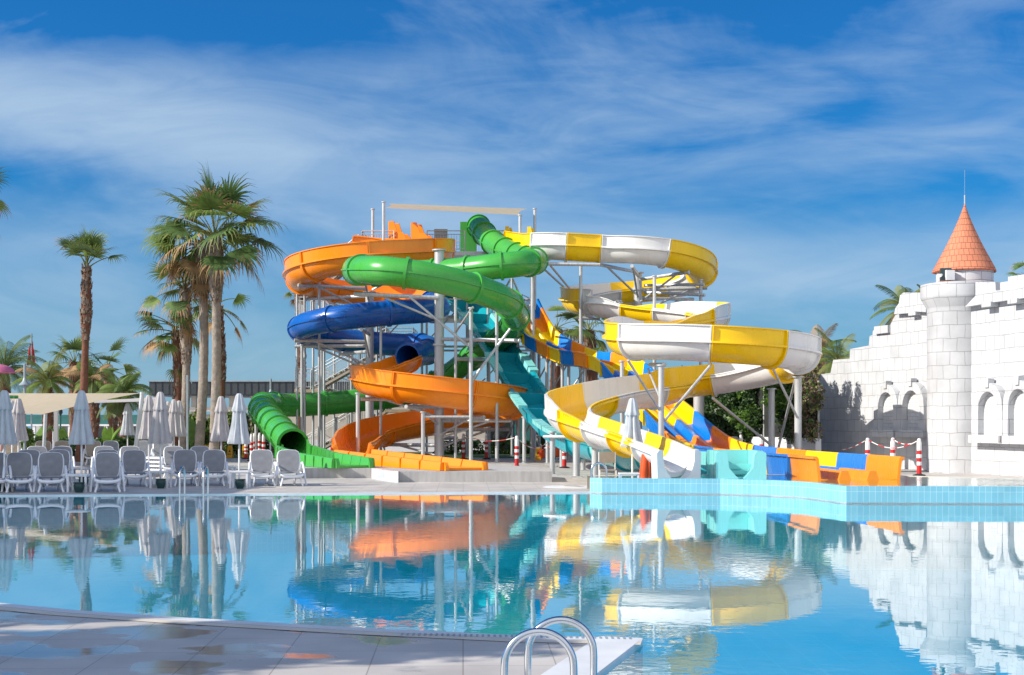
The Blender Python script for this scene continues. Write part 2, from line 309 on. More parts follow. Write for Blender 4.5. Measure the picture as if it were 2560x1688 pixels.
mb=MB(); tri=tessellate_polygon([[v3(q) for q in outline]]); mb.add([v3(q,-.025) for q in outline],[tuple(t) for t in tri],0,False); build('pool_water',mb,'pool_water',kind='structure')
mb=MB(); mb.add([v3(q,-1.45) for q in outline],[tuple(t) for t in tri],0,False)
build('pool_floor',mb,'pool_floor',kind='structure',uv=lambda v:(v.x,v.y))
# pool side walls, tiled, from the floor up to the deck
def strip(pts,z0,z1,closed=True,flip=False):
    mb=MB(); acc=0; uvs=[]
    n=len(pts)
    for i in range(n if closed else n-1):
        a,b=pts[i],pts[(i+1)%n]; d=math.dist(a,b)
        mb.quad(v3(a,z0),v3(b,z0),v3(b,z1),v3(a,z1)); uvs+=[(acc,z0),(acc+d,z0),(acc+d,z1),(acc,z1)]; acc+=d
    return mb,uvs
def build_uv(name,mb,uvs,mats,**k):
    o=build(name,mb,mats,**k); ul=o.data.uv_layers.new(name='UVMap')
    for lp in o.data.loops: ul.data[lp.index].uv=uvs[lp.vertex_index]
    return o
mb,uvs=strip(outline,-.045,.0055); build('coping',mb,'coping',kind='structure')
mb,uvs=strip(outline,-1.45,-.046); build_uv('pool_wall',mb,uvs,'pool_tile',kind='structure')
# submerged bench on the near left side
mb=MB(); q=[(-8,15.25),(-4.94,13.6),(-2.9,12.62),(-2.3,14.6),(-4.3,16.0),(-8,18.0)]; mb.prism(q,-1.449,-.55)
build('pool_bench',mb,'pool_floor',kind='structure',uv=lambda v:(v.x,v.y*.1))
# coping strips round the pool (sheet 5 mm above the deck)
def offs(pts,d):
    out=[]
    for i,p in enumerate(pts):
        a=Vector(pts[max(i-1,0)]); b_=Vector(pts[min(i+1,len(pts)-1)]); t=(b_-a).normalized(); nrm=Vector((-t.y,t.x)); out.append((p[0]+nrm.x*d,p[1]+nrm.y*d))
    return out
def ribbon(pts,d0,d1,z,name,matn):
    a=offs(pts,d0); c=offs(pts,d1); mb=MB()
    for i in range(len(pts)-1): mb.quad(v3(a[i],z),v3(a[i+1],z),v3(c[i+1],z),v3(c[i],z))
    return build(name,mb,matn,kind='structure')
ribbon(near[5:],0,.17,.006,'coping','coping'); ribbon(near[5:12],.17,.34,.005,'drain_kerb','coping_cream')
ribbon(near[2:6],0,.36,.0065,'coping','coping')
ribbon(far,.0,.16,.006,'coping','coping')
# drain grating slots near the corner of the deck
mb=MB()
for i in range(40):
    t=i/40; a=Vector((.95-1.9*t,11.36+.22*t)); mb.box((a.x,a.y-.08,.009),(.018,.10,.004))
build('drain_grating',mb,'lamp_grey',label='slotted drain grating along the near pool edge by the handrail',cat='drain')
# ---- raised pool behind the blue tiled wall
rt=.36
mb,uvs=strip(rais,-.3,rt,closed=False); ins=offs(rais,.22)
for i in range(len(rais)-1):
    mb.quad(v3(rais[i],rt),v3(rais[i+1],rt),v3(ins[i+1],rt),v3(ins[i],rt)); uvs+=[(0,.02),(.05,.02),(.05,.08),(0,.08)]
    mb.quad(v3(ins[i+1],rt),v3(ins[i+1],-.2),v3(ins[i],-.2),v3(ins[i],rt)); uvs+=[(0,0),(1,0),(1,1),(0,1)]
ra=rais[0]; rb=(ra[0]+.55,ra[1]+5.0)
mb.box(((ra[0]+.11),(ra[1]+.05),.03),(.22,.12,.6)); uvs+=[(0,0)]*8
lw=build_uv('raised_pool_wall',mb,uvs,'pool_tile',label='low curved pool wall faced with pale blue tiles below the slide exits',cat='pool wall')
back=[(1.95+.1,36.2),(5,37.0),(9.5,37.2),(11,35.3),(13.5,34.4),(22,33.6)]
poly=ins+[(22,31.0)]+back[::-1]; poly=[p for p in ins]+[(16.5,31.0),(22,33.6),(13.5,34.4),(11,35.3),(9.5,37.2),(5,37.0),(2.05,36.2)]
tri=tessellate_polygon([[v3(q) for q in poly]]); mb=MB(); mb.add([v3(q,.345) for q in poly],[tuple(t) for t in tri],0,False)
build('shallow_pool_water',mb,'shallow_water',kind='structure')
mb=MB(); mb.add([v3(q,.16) for q in poly],[tuple(t) for t in tri],0,False); build('shallow_pool_floor',mb,'pool_floor',kind='structure',uv=lambda v:(v.x,v.y))
bk=[(2.05,36.2),(5,37.0),(9.5,37.2),(11,35.3),(13.5,34.4),(22,33.6)]
mb=MB(); bo=offs(bk,.35)
for i in range(len(bk)-1):
    mb.quad(v3(bk[i],.35),v3(bk[i+1],.35),v3(bo[i+1],.35),v3(bo[i],.35)); mb.quad(v3(bk[i],0),v3(bk[i+1],0),v3(bk[i+1],.35),v3(bk[i],.35)); mb.quad(v3(bo[i],0),v3(bo[i+1],0),v3(bo[i+1],.35),v3(bo[i],.35))
build('pool_kerb',mb,'coping_cream',kind='structure')
# pale round drain cover disc on the deck
c=Gd(1452,1221); mb=MB(); mb.lathe([(.0,.02),(.72,.02),(.80,.0)],n=28); mb.lathe([(.22,.03),(.30,.03),(.30,.0)],n=20,mi=1)
build('manhole_cover',mb,['coping','coping_cream'],label='pale round cover set in the deck beside the blue tiled wall',cat='cover',loc=(c.x-.2,c.y+.6,.002))
# sea far behind
mb=MB(); mb.quad((-1500,170,.004),(1500,170,.004),(1500,1590,.004),(-1500,1590,.004)); mat('sea_blue',(.16,.34,.46),rough=.35); build('sea',mb,'sea_blue',kind='structure')
# lawn patches
mb=MB()
for (a,b2) in (((700,64,),(1330,44)),): pass
mb.quad(gs(560,52,.008),gs(1330,52,.008),gs(1330,43,.008),gs(560,43,.008)); build('lawn',mb,'soil_green',kind='structure')

# ================================================================ CASTLE
def onplane(px,py,A,B):
    d=Vector(((px-CX)/F,1,(HZ-py)/F)); ab=(B-A); nx,ny=-ab.y,ab.x
    t=(A.x*nx+A.y*ny)/(d.x*nx+d.y*ny); q=Vector((d.x*t,d.y*t,CH+d.z*t)); L_=Vector((ab.x,ab.y,0)).length
    return ((q.x-A.x)*ab.x+(q.y-A.y)*ab.y)/L_, q.z
castle=empty('castle','white stone castle wall with a round tower and orange cone roof','castle',gs(2400,73,0))
cp=[]
def wallpiece(name,A,B,pts,depth,matn='castle_stone',extra=None,off=0.0,**k):
    ux=Vector((B.x-A.x,B.y-A.y,0)).normalized(); uy=Vector((0,0,1)); nrm=ux.cross(uy)
    if nrm.y>0 or (abs(nrm.y)<.01): pass
    front=-nrm if nrm.y>0 else nrm      # points towards the camera
    org=Vector((A.x,A.y,0))+front*off
    mb=MB(); uvf=lambda v:((v-Vector((A.x,A.y,0))).dot(ux)+(v-org).dot(front)*.7,v.z)
    s_=1 if nrm.dot(front)>0 else -1
    mb.panel(pts,org,ux,uy,-depth*s_)
    o=build(name,mb,matn,parent=castle,uv=uvf,**k); cp.append(o); return ux,front
A=gs(2328,69.7); B=gs(2047,60.5)
prof=[(2047,936.6),(2076,933),(2083,900),(2124,897),(2125,873),(2172,864),(2174,840),(2181.5,838),(2182,828),(2193,817),(2224,816),(2238,788),(2248,785),(2251,771)]
poly=[(0,0)]+[(onplane(2047,1100,A,B)[0],0)]+[onplane(px,py,A,B) for px,py in prof]+[(-.5,onplane(2328,770,A,B)[1]),(-.5,0)]
poly=poly[1:]
ux,fr=wallpiece('wall',A,B,poly,.6)
# battlement with cornice on the left wall
bt=[(2248,786),(2251,771),(2260,759),(2263,738.6),(2272,732),(2315,732),(2328,731),(2328,781),(2300,779),(2290,783)]
wallpiece('battlement',A,B,[onplane(px,py,A,B) for px,py in bt],.8,off=.22)
def box_on(name,A,B,px0,px1,py0,py1,depth,off,matn='castle_stone'):
    q=[onplane(px0,py0,A,B),onplane(px1,py0,A,B),onplane(px1,py1,A,B),onplane(px0,py1,A,B)]
    z0=(q[2][1]+q[3][1])/2; z1=(q[0][1]+q[1][1])/2
    return wallpiece(name,A,B,[(q[0][0],z0),(q[1][0],z0),(q[1][0],z1),(q[0][0],z1)],depth,off=off,matn=matn)
box_on('corbel',A,B,2286,2304,781,789,.3,.26)
box_on('battlement',A,B,2192,2226,815,834,.7,.12)
A2=gs(2418,73.4); B2=gs(2700,83.2)
prof=[(2425,764),(2560,743),(2700,722)]
pl=[(onplane(2425,1100,A2,B2)[0],0),(onplane(2690,1100,A2,B2)[0],0),onplane(2690,722,A2,B2),onplane(2560,743,A2,B2),onplane(2425,764,A2,B2)]
wallpiece('wall',A2,B2,pl,.6)
wallpiece('battlement',A2,B2,[onplane(px,py,A2,B2) for px,py in [(2428,768),(2455,740),(2455,706),(2505,706),(2506,727),(2517,726),(2517,707),(2537,704),(2537,693),(2690,668),(2690,727),(2560,748),(2500,756)]],.8,off=.25)
for px in (2487,2553,2620): box_on('corbel',A2,B2,px-13,px+11,756-(px-2487)*.13,768-(px-2487)*.13,.3,.32)
# arched niches
def niche(A,B,pxc,pxo,pyt,pyb,key=True,shift=0):
    a0,_=onplane(pxc-pxo,1055,A,B); a1,_=onplane(pxc+pxo,1055,A,B); ac=(a0+a1)/2; w=abs(a1-a0)/2; zt=onplane(pxc,pyt,A,B)[1]; zb=onplane(pxc,pyb,A,B)[1]
    wi=w*.64; sp=zt-w*1.15
    def arch(wd,top,n=10):
        pts=[]; 
        for i in range(n+1):
            t=math.pi*i/n; r_=wd; pts.append((ac+r_*math.cos(t),sp+(top-sp)*math.sin(t)**.85))
        return pts
    o_=arch(w,zt); i_=arch(wi,zt-.36*w)
    # frame: outer outline then back along the inner one
    poly=[(ac+w,zb)]+o_+[(ac-w,zb),(ac-wi,zb)]+i_[::-1]+[(ac+wi,zb)]
    wallpiece('arch_frame',A,B,poly,.30,off=.26,matn='castle_stone')
    wallpiece('niche_panel',A,B,[(ac+wi,zb)]+i_+[(ac-wi,zb)],.05,off=.03,matn='tiny_brick')
    if key: wallpiece('keystone',A,B,[(ac-.10,zt-.16),(ac+.10,zt-.16),(ac+.12,zt+.13),(ac-.12,zt+.13)],.24,off=.31)
    wallpiece('sill',A,B,[(ac-w-.12,zb-.26),(ac+w+.12,zb-.26),(ac+w+.12,zb),(ac-w-.12,zb)],.40,off=.36)
niche(A,B,2229,30,961,1075); niche(A,B,2292,33,955,1075)
niche(A2,B2,2486,37,957,1088); niche(A2,B2,2562,38,950,1090)
# round tower
tc=gs(2404,72); tc.z=0; s0=72.5; z=lambda py,s=73.4:CH+(HZ-py)/s
mb=MB(); rr=1.16
mb.lathe([(rr,-.1),(rr,z(768)),(rr+.02,z(765)),(rr+.20,z(742)),(rr+.22,z(738)),(rr+.22,z(706)),(rr+.1,z(704))],c=tc,n=24)
cp.append(build('tower',mb,'castle_stone',parent=castle,uv=lambda v:(math.atan2(v.x-tc.x,-(v.y-tc.y))*1.2,v.z)))
dc=tc+Vector((.14,.1,0))
mb=MB(); mb.lathe([(1.32,z(722)),(1.36,z(719)),(.98,z(703)),(.9,z(700))],c=dc,n=32); cp.append(build('roof_skirt',mb,'terracotta',parent=castle))
mb=MB(); mb.lathe([(.955,z(716)),(.955,z(660)),(.0,z(660))],c=dc,n=40); cp.append(build('turret_drum',mb,'drum_stone',parent=castle,uv=lambda v:(math.atan2(v.x-dc.x,-(v.y-dc.y))*.95,v.z)))
mb=MB(); zb=z(671); zt=z(497); Hh=zt-zb; pf=[]
for i in range(15):
    t=i/14; pf.append((1.11*(1-t)**1.0*(.72+.28*(1-t)**1.2) if t<1 else .012, zb+Hh*(t**.94)))
mb.lathe([(.9,zb+.10),(1.07,zb-.04)]+[(pf[0][0],zb+.0)]+pf[1:],c=dc,n=9,smooth=True)
rf=build('roof',mb,'roof_scale',parent=castle,uv=lambda v:(math.atan2(v.x-dc.x,-(v.y-dc.y))*(.35+.55*(1-(v.z-zb)/Hh)),v.z)); cp.append(rf)
mb=MB(); mb.tube([dc+Vector((0,0,zt-.05)),dc+Vector((0,0,z(476)))],.022); mb.tube([dc+Vector((0,0,z(476))),dc+Vector((0,0,z(412)))],.004,n=5)
cp.append(build('lightning_rod',mb,'steel',parent=castle))
mb=MB(); q=gs(2369,73); mb.box((q.x,tc.y-.86,z(688)),(.30,.20,.34),rot=.1); mb.tube([(q.x-.2,tc.y-.75,z(684)),(q.x-.34,tc.y-.95,z(690))],.05,n=8)
cp.append(build('floodlight',mb,'white_paint',parent=castle))
mb=MB(); mb.box((q.x-.11,tc.y-.80,z(686)),(.36,.16,.44)); cp.append(build('vent_opening',mb,'glass_dark',parent=castle))
recentre(castle,cp)
# ---- low white wall and vine fence on the right, running back from the castle
def vwall(p0,p1,z0,z1,th,name,matn,parent=None,**k):
    d=(p1-p0); d.z=0; Ln=d.length; c=(p0+p1)/2; mb=MB(); mb.box((c.x,c.y,(z0+z1)/2),(Ln,th,z1-z0),rot=math.atan2(d.y,d.x)); return build(name,mb,matn,parent=parent,**k)
fa,fb=gs(2046,64.5),gs(1690,52.0)
vwall(fa,fb,0,1.12,.25,'garden_wall','render_white',label='low white wall running back from the castle behind the slide legs',cat='wall')
fe=empty('mesh_fence','dark mesh fence panels with posts standing on the low white wall','fence',fa); 
o1=vwall(fa+Vector((0,.1,0)),fb+Vector((0,.1,0)),1.12,3.25,.03,'mesh_panel','fence_mesh',parent=fe)
ps=[o1]
for i in range(7):
    q=fa.lerp(fb,i/6); mb=MB(); mb.tube([q+Vector((0,0,1.1)),q+Vector((0,0,3.35))],.04,n=6)
    ps.append(build('fence_post',mb,'steel',parent=fe))
recentre(fe,ps)
# ================================================================ SLIDES
def cr(ps,n=10):
    # centripetal-ish Catmull-Rom through tuples (Vector, extras...)
    out=[]
    for i in range(len(ps)-1):
        p0=ps[max(i-1,0)];p1=ps[i];p2=ps[i+1];p3=ps[min(i+2,len(ps)-1)]
        for k in range(n):
            t=k/n; t2=t*t; t3=t2*t
            f=lambda a,b,c,d:(b*2+(c-a)*t+(a*2-b*5+c*4-d)*t2+(b*3-a-c*3+d)*t3)*.5
            g=lambda b,c:b+(c-b)*(t2*3-t3*2)
            out.append((f(p0[0],p1[0],p2[0],p3[0]),)+tuple(g(p1[j],p2[j]) for j in range(1,len(p1))))
    out.append(ps[-1]); return out
def resample(pts,step):
    acc=[0]
    for i in range(1,len(pts)): acc.append(acc[-1]+(pts[i][0]-pts[i-1][0]).length)
    n=max(2,round(acc[-1]/step)); out=[]; j=0
    for i in range(n+1):
        d=acc[-1]*i/n
        while j<len(pts)-2 and acc[j+1]<d: j+=1
        t=(d-acc[j])/max(acc[j+1]-acc[j],1e-6); t=min(max(t,0),1)
        out.append(tuple(pts[j][q]+(pts[j+1][q]-pts[j][q])*t for q in range(len(pts[j]))))
    return out,acc[-1]
def frames(pts):
    fr=[]; k=len(pts)
    for i in range(k):
        T=(pts[min(i+1,k-1)][0]-pts[max(i-1,0)][0]).normalized(); sd=T.cross(Vector((0,0,1))).normalized(); up=sd.cross(T).normalized(); fr.append((pts[i][0],T,sd,up))
    return fr
def fl_inner(r,wl,wr,n=14):
    p=[(-(r+.11),wl),(-(r+.03),wl)]
    if True: p+=[(-r,0.0)]
    for i in range(1,n):
        a=math.pi+math.pi*i/n; p.append((r*math.cos(a),r*math.sin(a)))
    p+=[(r,0.0),(r+.03,wr),(r+.11,wr)]; return p
def fl_outer(r,wl,wr,n=14):
    R_=r+.035
    p=[(r+.11,wr-.04),(r+.065,wr-.04),(r+.05,.02),(r+.16,.01),(r+.165,-.06),(R_*.995,-.09)]
    for i in range(1,n):
        a=2*math.pi-.12-(math.pi-.24)*i/n; p.append((R_*math.cos(a),R_*math.sin(a)))
    p+=[(-R_*.995,-.09),(-(r+.165),-.06),(-(r+.16),.01),(-(r+.05),.02),(-(r+.065),wl-.04),(-(r+.11),wl-.04)]; return p
def sweep(mb,fr,profs,mi=0,cap=True):
    n=len(profs[0]); vs=[]
    for (c,T,sd,up),pr in zip(fr,profs):
        for a,b in pr: vs.append(c+sd*a+up*b)
    fs=[]
    for i in range(len(fr)-1):
        for j in range(n): fs.append((i*n+j,i*n+(j+1)%n,(i+1)*n+(j+1)%n,(i+1)*n+j))
    if cap: fs.append(tuple(range(n))); fs.append(tuple(range((len(fr)-1)*n,len(fr)*n))[::-1])
    mb.add(vs,fs,mi)
def ubar(mb,f,r,wl,wr,e,w,side=1,mi=0):
    # flange bar following the outer U of a flume
    c,T,sd,up=f; line=[]
    if wl>.12: line.append((-(r+.05),wl-.03,1)) 
    line+= [(-(r+.04),0,1)]+[((r+.035)*math.cos(a),(r+.035)*math.sin(a),1) for a in [math.pi+math.pi*i/14 for i in range(1,14)]]+[((r+.04),0,1)]
    if wr>.12: line.append(((r+.05),wr-.03,1))
    vs=[]; k=len(line)
    for a,b,_ in line:
        q=Vector((a,min(b,0))); d=q.normalized() if b<=0 else Vector((1 if a>0 else -1,0))
        for ee in (0,e):
            for t in (-w/2,w/2): vs.append(c+sd*(a+d.x*ee)+up*(b+d.y*ee)+T*t)
    fs=[]
    for i in range(k-1):
        o=i*4;p=o+4; fs+=[(o+2,o+3,p+3,p+2),(o,o+2,p+2,p),(o+1,p+1,p+3,o+3)]
    fs+=[(0,1,3,2),((k-1)*4,(k-1)*4+2,(k-1)*4+3,(k-1)*4+1)]
    mb.add(vs,fs,mi,False)
def flume(parent,ctrl,seclen,cols,kind='open',first=0,fl=.07,name='flume_section',breaks=None):
    # ctrl: (Vector, r, wl, wr)
    pts,Ln=resample(cr(ctrl),.16); fr=frames(pts); ns=max(1,round(Ln/seclen)); k=len(pts)-1; out=[]
    plan=[(round(k*s/ns),round(k*(s+1)/ns),(s+first)%len(cols)) for s in range(ns)]
    if breaks:
        at=[]
        for idx,px,ca in breaks:
            c0=ctrl[idx][0]; best=min(range(k+1),key=lambda i:(pts[i][0]-c0).length); w=int(3.2/.16)
            j=min(range(max(best-w,0),min(best+w,k)+1),key=lambda i:abs(CX+F*pts[i][0].x/pts[i][0].y-px)); at.append((j,ca))
        at=[(0,1-at[0][1])]+at+[(k,None)]; plan=[]
        for (ja,ca),(jb,cb) in zip(at,at[1:]):
            if jb-ja<2: continue
            n_=max(1,round((jb-ja)*.16/seclen))
            if cb is not None and (n_%2==1)!=(cb!=ca): n_=n_+1 if (jb-ja)*.16/seclen>n_ or n_==1 else n_-1
            for q in range(n_): plan.append((round(ja+(jb-ja)*q/n_),round(ja+(jb-ja)*(q+1)/n_),(ca+q)%2))
    for s,(i0,i1,ci) in enumerate(plan):
        mb=MB(); seg=fr[i0:i1+1]; pp=pts[i0:i1+1]
        colr=cols[ci]
        if kind=='open':
            sweep(mb,seg,[fl_inner(p[1],max(p[2],.07),max(p[3],.07))+fl_outer(p[1],max(p[2],.07),max(p[3],.07)) for p in pp])
            o=build(name,mb,colr,parent=parent); out.append(o)
            for e,(ii,sg) in enumerate(((0,1),(-1,-1))):
                m2=MB(); c,T,sd,up=seg[ii]; ubar(m2,(c+T*sg*.035,T,sd,up),pp[ii][1],pp[ii][2],pp[ii][3],fl+.03,.05); q=build('joint_flange',m2,colr,parent=o); out.append(q)
        else:
            n=26
            ring=lambda rr:[(rr*math.cos(2*math.pi*j/n),rr*math.sin(2*math.pi*j/n)) for j in range(n)]
            for rad,rev in ((0,False),(-.035,True)):
                vs=[];fs=[]
                for (c,T,sd,up),p in zip(seg,pp):
                    for a,b in ring(p[1]+rad): vs.append(c+sd*a+up*b)
                for i in range(len(seg)-1):
                    for j in range(n): fs.append((i*n+j,i*n+(j+1)%n,(i+1)*n+(j+1)%n,(i+1)*n+j))
                mb.add(vs,fs)
            for sg in (-1,1):      # side seam ledge
                sweep(mb,seg,[[(sg*(p[1]-.01),-.03),(sg*(p[1]+.05),-.03),(sg*(p[1]+.05),.03),(sg*(p[1]-.01),.03)] for p in pp])
            o=build(name,mb,colr,parent=parent); out.append(o)
            for ii,sg in ((0,1),(-1,-1)):
                c,T,sd,up=seg[ii]; m2=MB(); r_=pp[ii][1]; vs=[]
                for (rr,tt) in ((r_-.036,-.03),(r_+fl,-.03),(r_+fl,.03),(r_-.036,.03)):
                    for a,b in ring(rr): vs.append(c+T*(sg*.03+tt)+sd*a+up*b)
                fs=[(w*n+j,w*n+(j+1)%n,((w+1)%4)*n+(j+1)%n,((w+1)%4)*n+j) for w in range(4) for j in range(n)]
                m2.add(vs,fs,0,True); q=build('joint_flange',m2,colr,parent=o); out.append(q)
    return out,fr
def circ(cx,cd,Rr,th,z): a=R(th); return Vector((cx+Rr*math.cos(a),cd+Rr*math.sin(a),z))
def post(parent,x,d,z0,z1,r=.08,name='support_post',m='steel',base=True):
    mb=MB(); mb.tube([(x,d,z0),(x,d,z1)],r,n=12)
    if base and z0<.1: mb.box((x,d,.02),(r*3.4,r*3.4,.04)); 
    mb.tube([(x,d,z1-.03),(x,d,z1+.02)],r*1.5,n=12)
    return build(name,mb,m,parent=parent)
def bar(parent,a,b,r=.05,name='brace'):
    mb=MB(); mb.tube([a,b],r,n=8); return build(name,mb,'steel',parent=parent)
def entry_tub(parent,c,ang,w,h,m,ln=1.5):
    # tall-sided launch tub with stepped sides
    out=[]
    mb=MB(); ca,sa=math.cos(ang),math.sin(ang); X=Vector((ca,sa,0)); Y=Vector((-sa,ca,0))
    for sg in (-1,1):
        poly=[(0,-.1),(0,h),(.30*ln,h),(.50*ln,h*.42),(.80*ln,h*.40),(.92*ln,h*.26),(ln,.05),(ln,-.1)]
        mb.panel(poly,c+Y*(sg*w/2),X,Vector((0,0,1)),.09*sg)
    mb.box(c+X*ln/2+Vector((0,0,-.02)),(ln,w,.1),rot=ang)
    out.append(build('launch_tub',mb,m,parent=parent)); return out
# ---------- slide A/B: orange flume, blue tube, orange flume
AX,AD,AR=(924-CX)/52.0,F/52.0,3.3
orange=empty('water_slide','orange open water slide spiralling into a dark blue tube and out onto the grey plinth','water slide',(AX,AD,0),group='water slides of the tower')
ps=[]
rA=.68
def wlr(z): return z
ctA=[(circ(AX-1.2,AD,AR,90,10.75),rA,.55,.3),(circ(AX,AD,AR,90,10.55),rA,.57,.4),(circ(AX,AD,AR,55,10.4),rA,.57,.08),(circ(AX,AD,AR,25,10.15),rA,.57,.07),(circ(AX,AD,AR,0,9.98),rA,.57,.07)]
ctA=[(c,r_,wl,wr) for c,r_,wl,wr in ctA]
for th,z_ in ((-30,9.75),(-60,9.5),(-90,9.32),(-120,9.12),(-150,8.93),(-180,8.72),(-210,8.55),(-240,8.38),(-270,8.2),(-300,7.95),(-330,7.6)): ctA.append((circ(AX,AD,AR,th,z_),rA,.57,.07))
o,frA=flume(orange,ctA,3.0,['orange_gel']); ps+=o
rB=.58
ctB=[(circ(AX,AD,AR,th,z_),rB) for th,z_ in ((-330,7.6),(-360,7.2),(-390,6.98),(-420,6.8),(-450,6.62),(-480,6.45),(-510,6.28),(-540,6.1),(-570,5.98),(-600,5.85),(-630,5.72),(-655,5.6))]
ctB+=[(P(1030,862,49.9),rB),(P(1062,866,50.3),rB),(P(1076,873,51.0),rB),(P(1068,880,52.2),rB),(P(1044,887,53.4),rB),(P(1019,893,54.4),rB)]
o,_=flume(orange,ctB,2.7,['blue_gel'],kind='tube',name='tube_section',fl=.06); ps+=o
BX,BD,BR=(1098-CX)/55.8,F/55.8,3.3
ctC=[(P(1019,894,54.4),.60,.1,.1),(P(990,906,55.4),.62,.07,.12),(P(952,923,56.2),.62,.07,.25),(P(918,938,56.6),.62,.07,.5),(circ(BX,BD,BR,197,3.72),rA,.07,.57)]
ctC[0]=(ctC[0][0],.6,.1,.1)
for th,z_ in ((210,3.6),(240,3.35),(270,3.12),(300,2.9),(330,2.72),(360,2.56),(390,2.4),(420,2.16),(450,1.9),(480,1.62),(510,1.34),(540,1.08)): ctC.append((circ(BX,BD,BR,th,z_),rA,.07,.57))
ctC+=[(P(893,1105,61.5),.66,.07,.50),(P(880,1112,66),.60,.07,.30),(P(884,1117,70.5),.56,.07,.07)]
o,_=flume(orange,ctC,3.0,['orange_gel']); ps+=o
# run-out trough: box section with panelled sides
def trough(parent,A_,B_,w0,w1,h0,h1,m,zf,seg=6,name='run_out_section',flare=True):
    out=[]; A_=Vector(A_);B_=Vector(B_); d=(B_-A_); d.z=0; Ln=d.length; X=d.normalized(); Y=Vector((-X.y,X.x,0)); Z=Vector((0,0,1))
    for i in range(seg):
        t0,t1=i/seg,(i+1)/seg; mb=MB(); fr_=[];pr=[]
        for t in (t0+.004,t1-.004):
            c=A_.lerp(B_,t); w=w0+(w1-w0)*t; h=h0+(h1-h0)*t; c.z=zf
            fr_.append((c,X,-Y,Z)); a=w/2
            pr.append([(-a-.10,h),(-a,h),(-a+.02,h-.03),(-a+.07,.07),(a-.07,.07),(a-.02,h-.03),(a,h),(a+.10,h),(a+.13,h-.04),(a+.15,0),(-a-.15,0),(-a-.13,h-.04)])
        sweep(mb,fr_,pr)
        if i==seg-1:     # rounded end cheeks
            c=B_.copy(); c.z=zf
            for sg in (-1,1): mb.panel([(0,0),(.10,0),(.10,h1*.5),(.03,h1*.9),(0,h1)],c+Y*sg*(w1/2+.02),X,Z,.11*sg)
        for t in (t0,):
            c=A_.lerp(B_,t); w=w0+(w1-w0)*t; h=h0+(h1-h0)*t
            for sg in (-1,1): mb.box(Vector((c.x,c.y,zf+h/2))+Y*sg*(w/2+.16),(.025,.03,h*.9),rot=math.atan2(X.y,X.x))
        out.append(build(name,mb,m,parent=parent))
    return out
ps+=trough(orange,gs(886,71.0),gs(1162,84.6),1.3,1.3,.46,.24,'orange_gel',.32,seg=6)
# supports of slide A/B
ps.append(post(orange,AX,AD,0,8.0,.20,'support_column')); ps.append(post(orange,BX,BD,0,9.45,.215,'support_column'))
for zz in (1.2,2.4,3.7,5.2,6.4,7.6): mb=MB(); mb.tube([(BX,BD,zz-.04),(BX,BD,zz+.04)],.29,n=16); ps.append(build('column_flange',mb,'steel',parent=orange))
for th,z_ in ((-90,8.55),(-150,8.15),(-205,7.8),(-20,9.2),(-265,7.4),(-450,5.95),(-520,5.6),(-545,5.4),(-600,5.15)):
    a=circ(AX,AD,.15,th,z_); b_=circ(AX,AD,AR+.35,th,z_); ps.append(bar(orange,a,b_,.085,'support_arm')); ps.append(bar(orange,circ(AX,AD,.15,th,z_-1.1),circ(AX,AD,AR-.7,th,z_-.05),.05))
for th,z_ in ((250,2.55),(305,2.1),(335,1.95),(390,1.55),(440,1.15),(500,.85),(200,2.9)):
    a=circ(BX,BD,.15,th,z_-.15); b_=circ(BX,BD,BR+.3,th,z_-.15); ps.append(bar(orange,a,b_,.085,'support_arm')); ps.append(bar(orange,circ(BX,BD,.15,th,max(z_-.9,.25)),circ(BX,BD,BR-.8,th,z_-.18),.05))
for px,s_,py in ((1177.5,59.5,770),(1057.6,59.5,1030),(1139,56.5,745),(952,54.5,812),(754.6,52.5,862),(798,52,690),(894.6,59.5,983)):
    ps.append(post(orange,(px-CX)/s_,F/s_,0,CH+(HZ-py)/s_,.065 if s_<58 else .082))
ps.append(bar(orange,P(1057,1042,59.5),P(1177,1042,59.5),.05,'rail')); ps.append(bar(orange,P(1182,948,59.4),P(1276,822,60),.06)); ps.append(bar(orange,P(1182,955,59.4),P(1215,900,52),.05))
ps.append(bar(orange,P(1020,739,58),P(1170,865,58.5),.055)); ps.append(bar(orange,P(963,745,56),P(1082,795,56.5),.05)); ps.append(bar(orange,P(1100,848,55.8),P(1300,852,59),.085,'support_arm')); ps.append(bar(orange,P(1142,898,56.5),P(1235,898,53),.085,'support_arm'))
ps.append(bar(orange,P(885,735,57),P(1095,745,56),.095,'support_arm'))
recentre(orange,ps)
# ---------- green closed tube slide
green=empty('water_slide','green closed tube water slide looping from the tower top to a dark round mouth','water slide',gs(1120,56),group='water slides of the tower')
ps=[]; rg=.575
g=[(1196,566,47.6),(1222,597,49.2),(1252,620,50.4),(1298,640,52),(1330,650,53.6),(1334,655,55.2),(1300,660,56.4),(1240,666,56.6),(1163,675,56),(1085,681,55.4),(1000,683,55.2),(925,681,56.2),(892,677,58.5),(898,675,61),(945,676,63),(1020,684,63.5),(1122,703,63),(1207,728,62),(1262,752,60.5),(1288,782,57.8),(1283,814,55),(1254,843,53),(1210,872,51.5),(1165,905,50),(1120,938,49.2),(1060,970,49.0),(990,990,49.4),(897,1001,49.9),(826,1008,50.2),(743,1013,50.6),(684,1012,51.4),(656,1015,52.8),(658,1029,54.6),(681,1056,57.5),(706,1084,60.2),(732,1111,62.5)]
ctG=[(P(*q),rg) for q in g]
k1=30
o,_=flume(green,ctG[:10],1.75,['green_gel'],kind='tube',name='tube_section',fl=.075); ps+=o
o,_=flume(green,ctG[9:31],2.9,['green_gel'],kind='tube',name='tube_section',fl=.075); ps+=o
o,_=flume(green,ctG[30:],1.5,['green_gel','green_gel'],kind='tube',name='tube_section',fl=.075); ps+=o
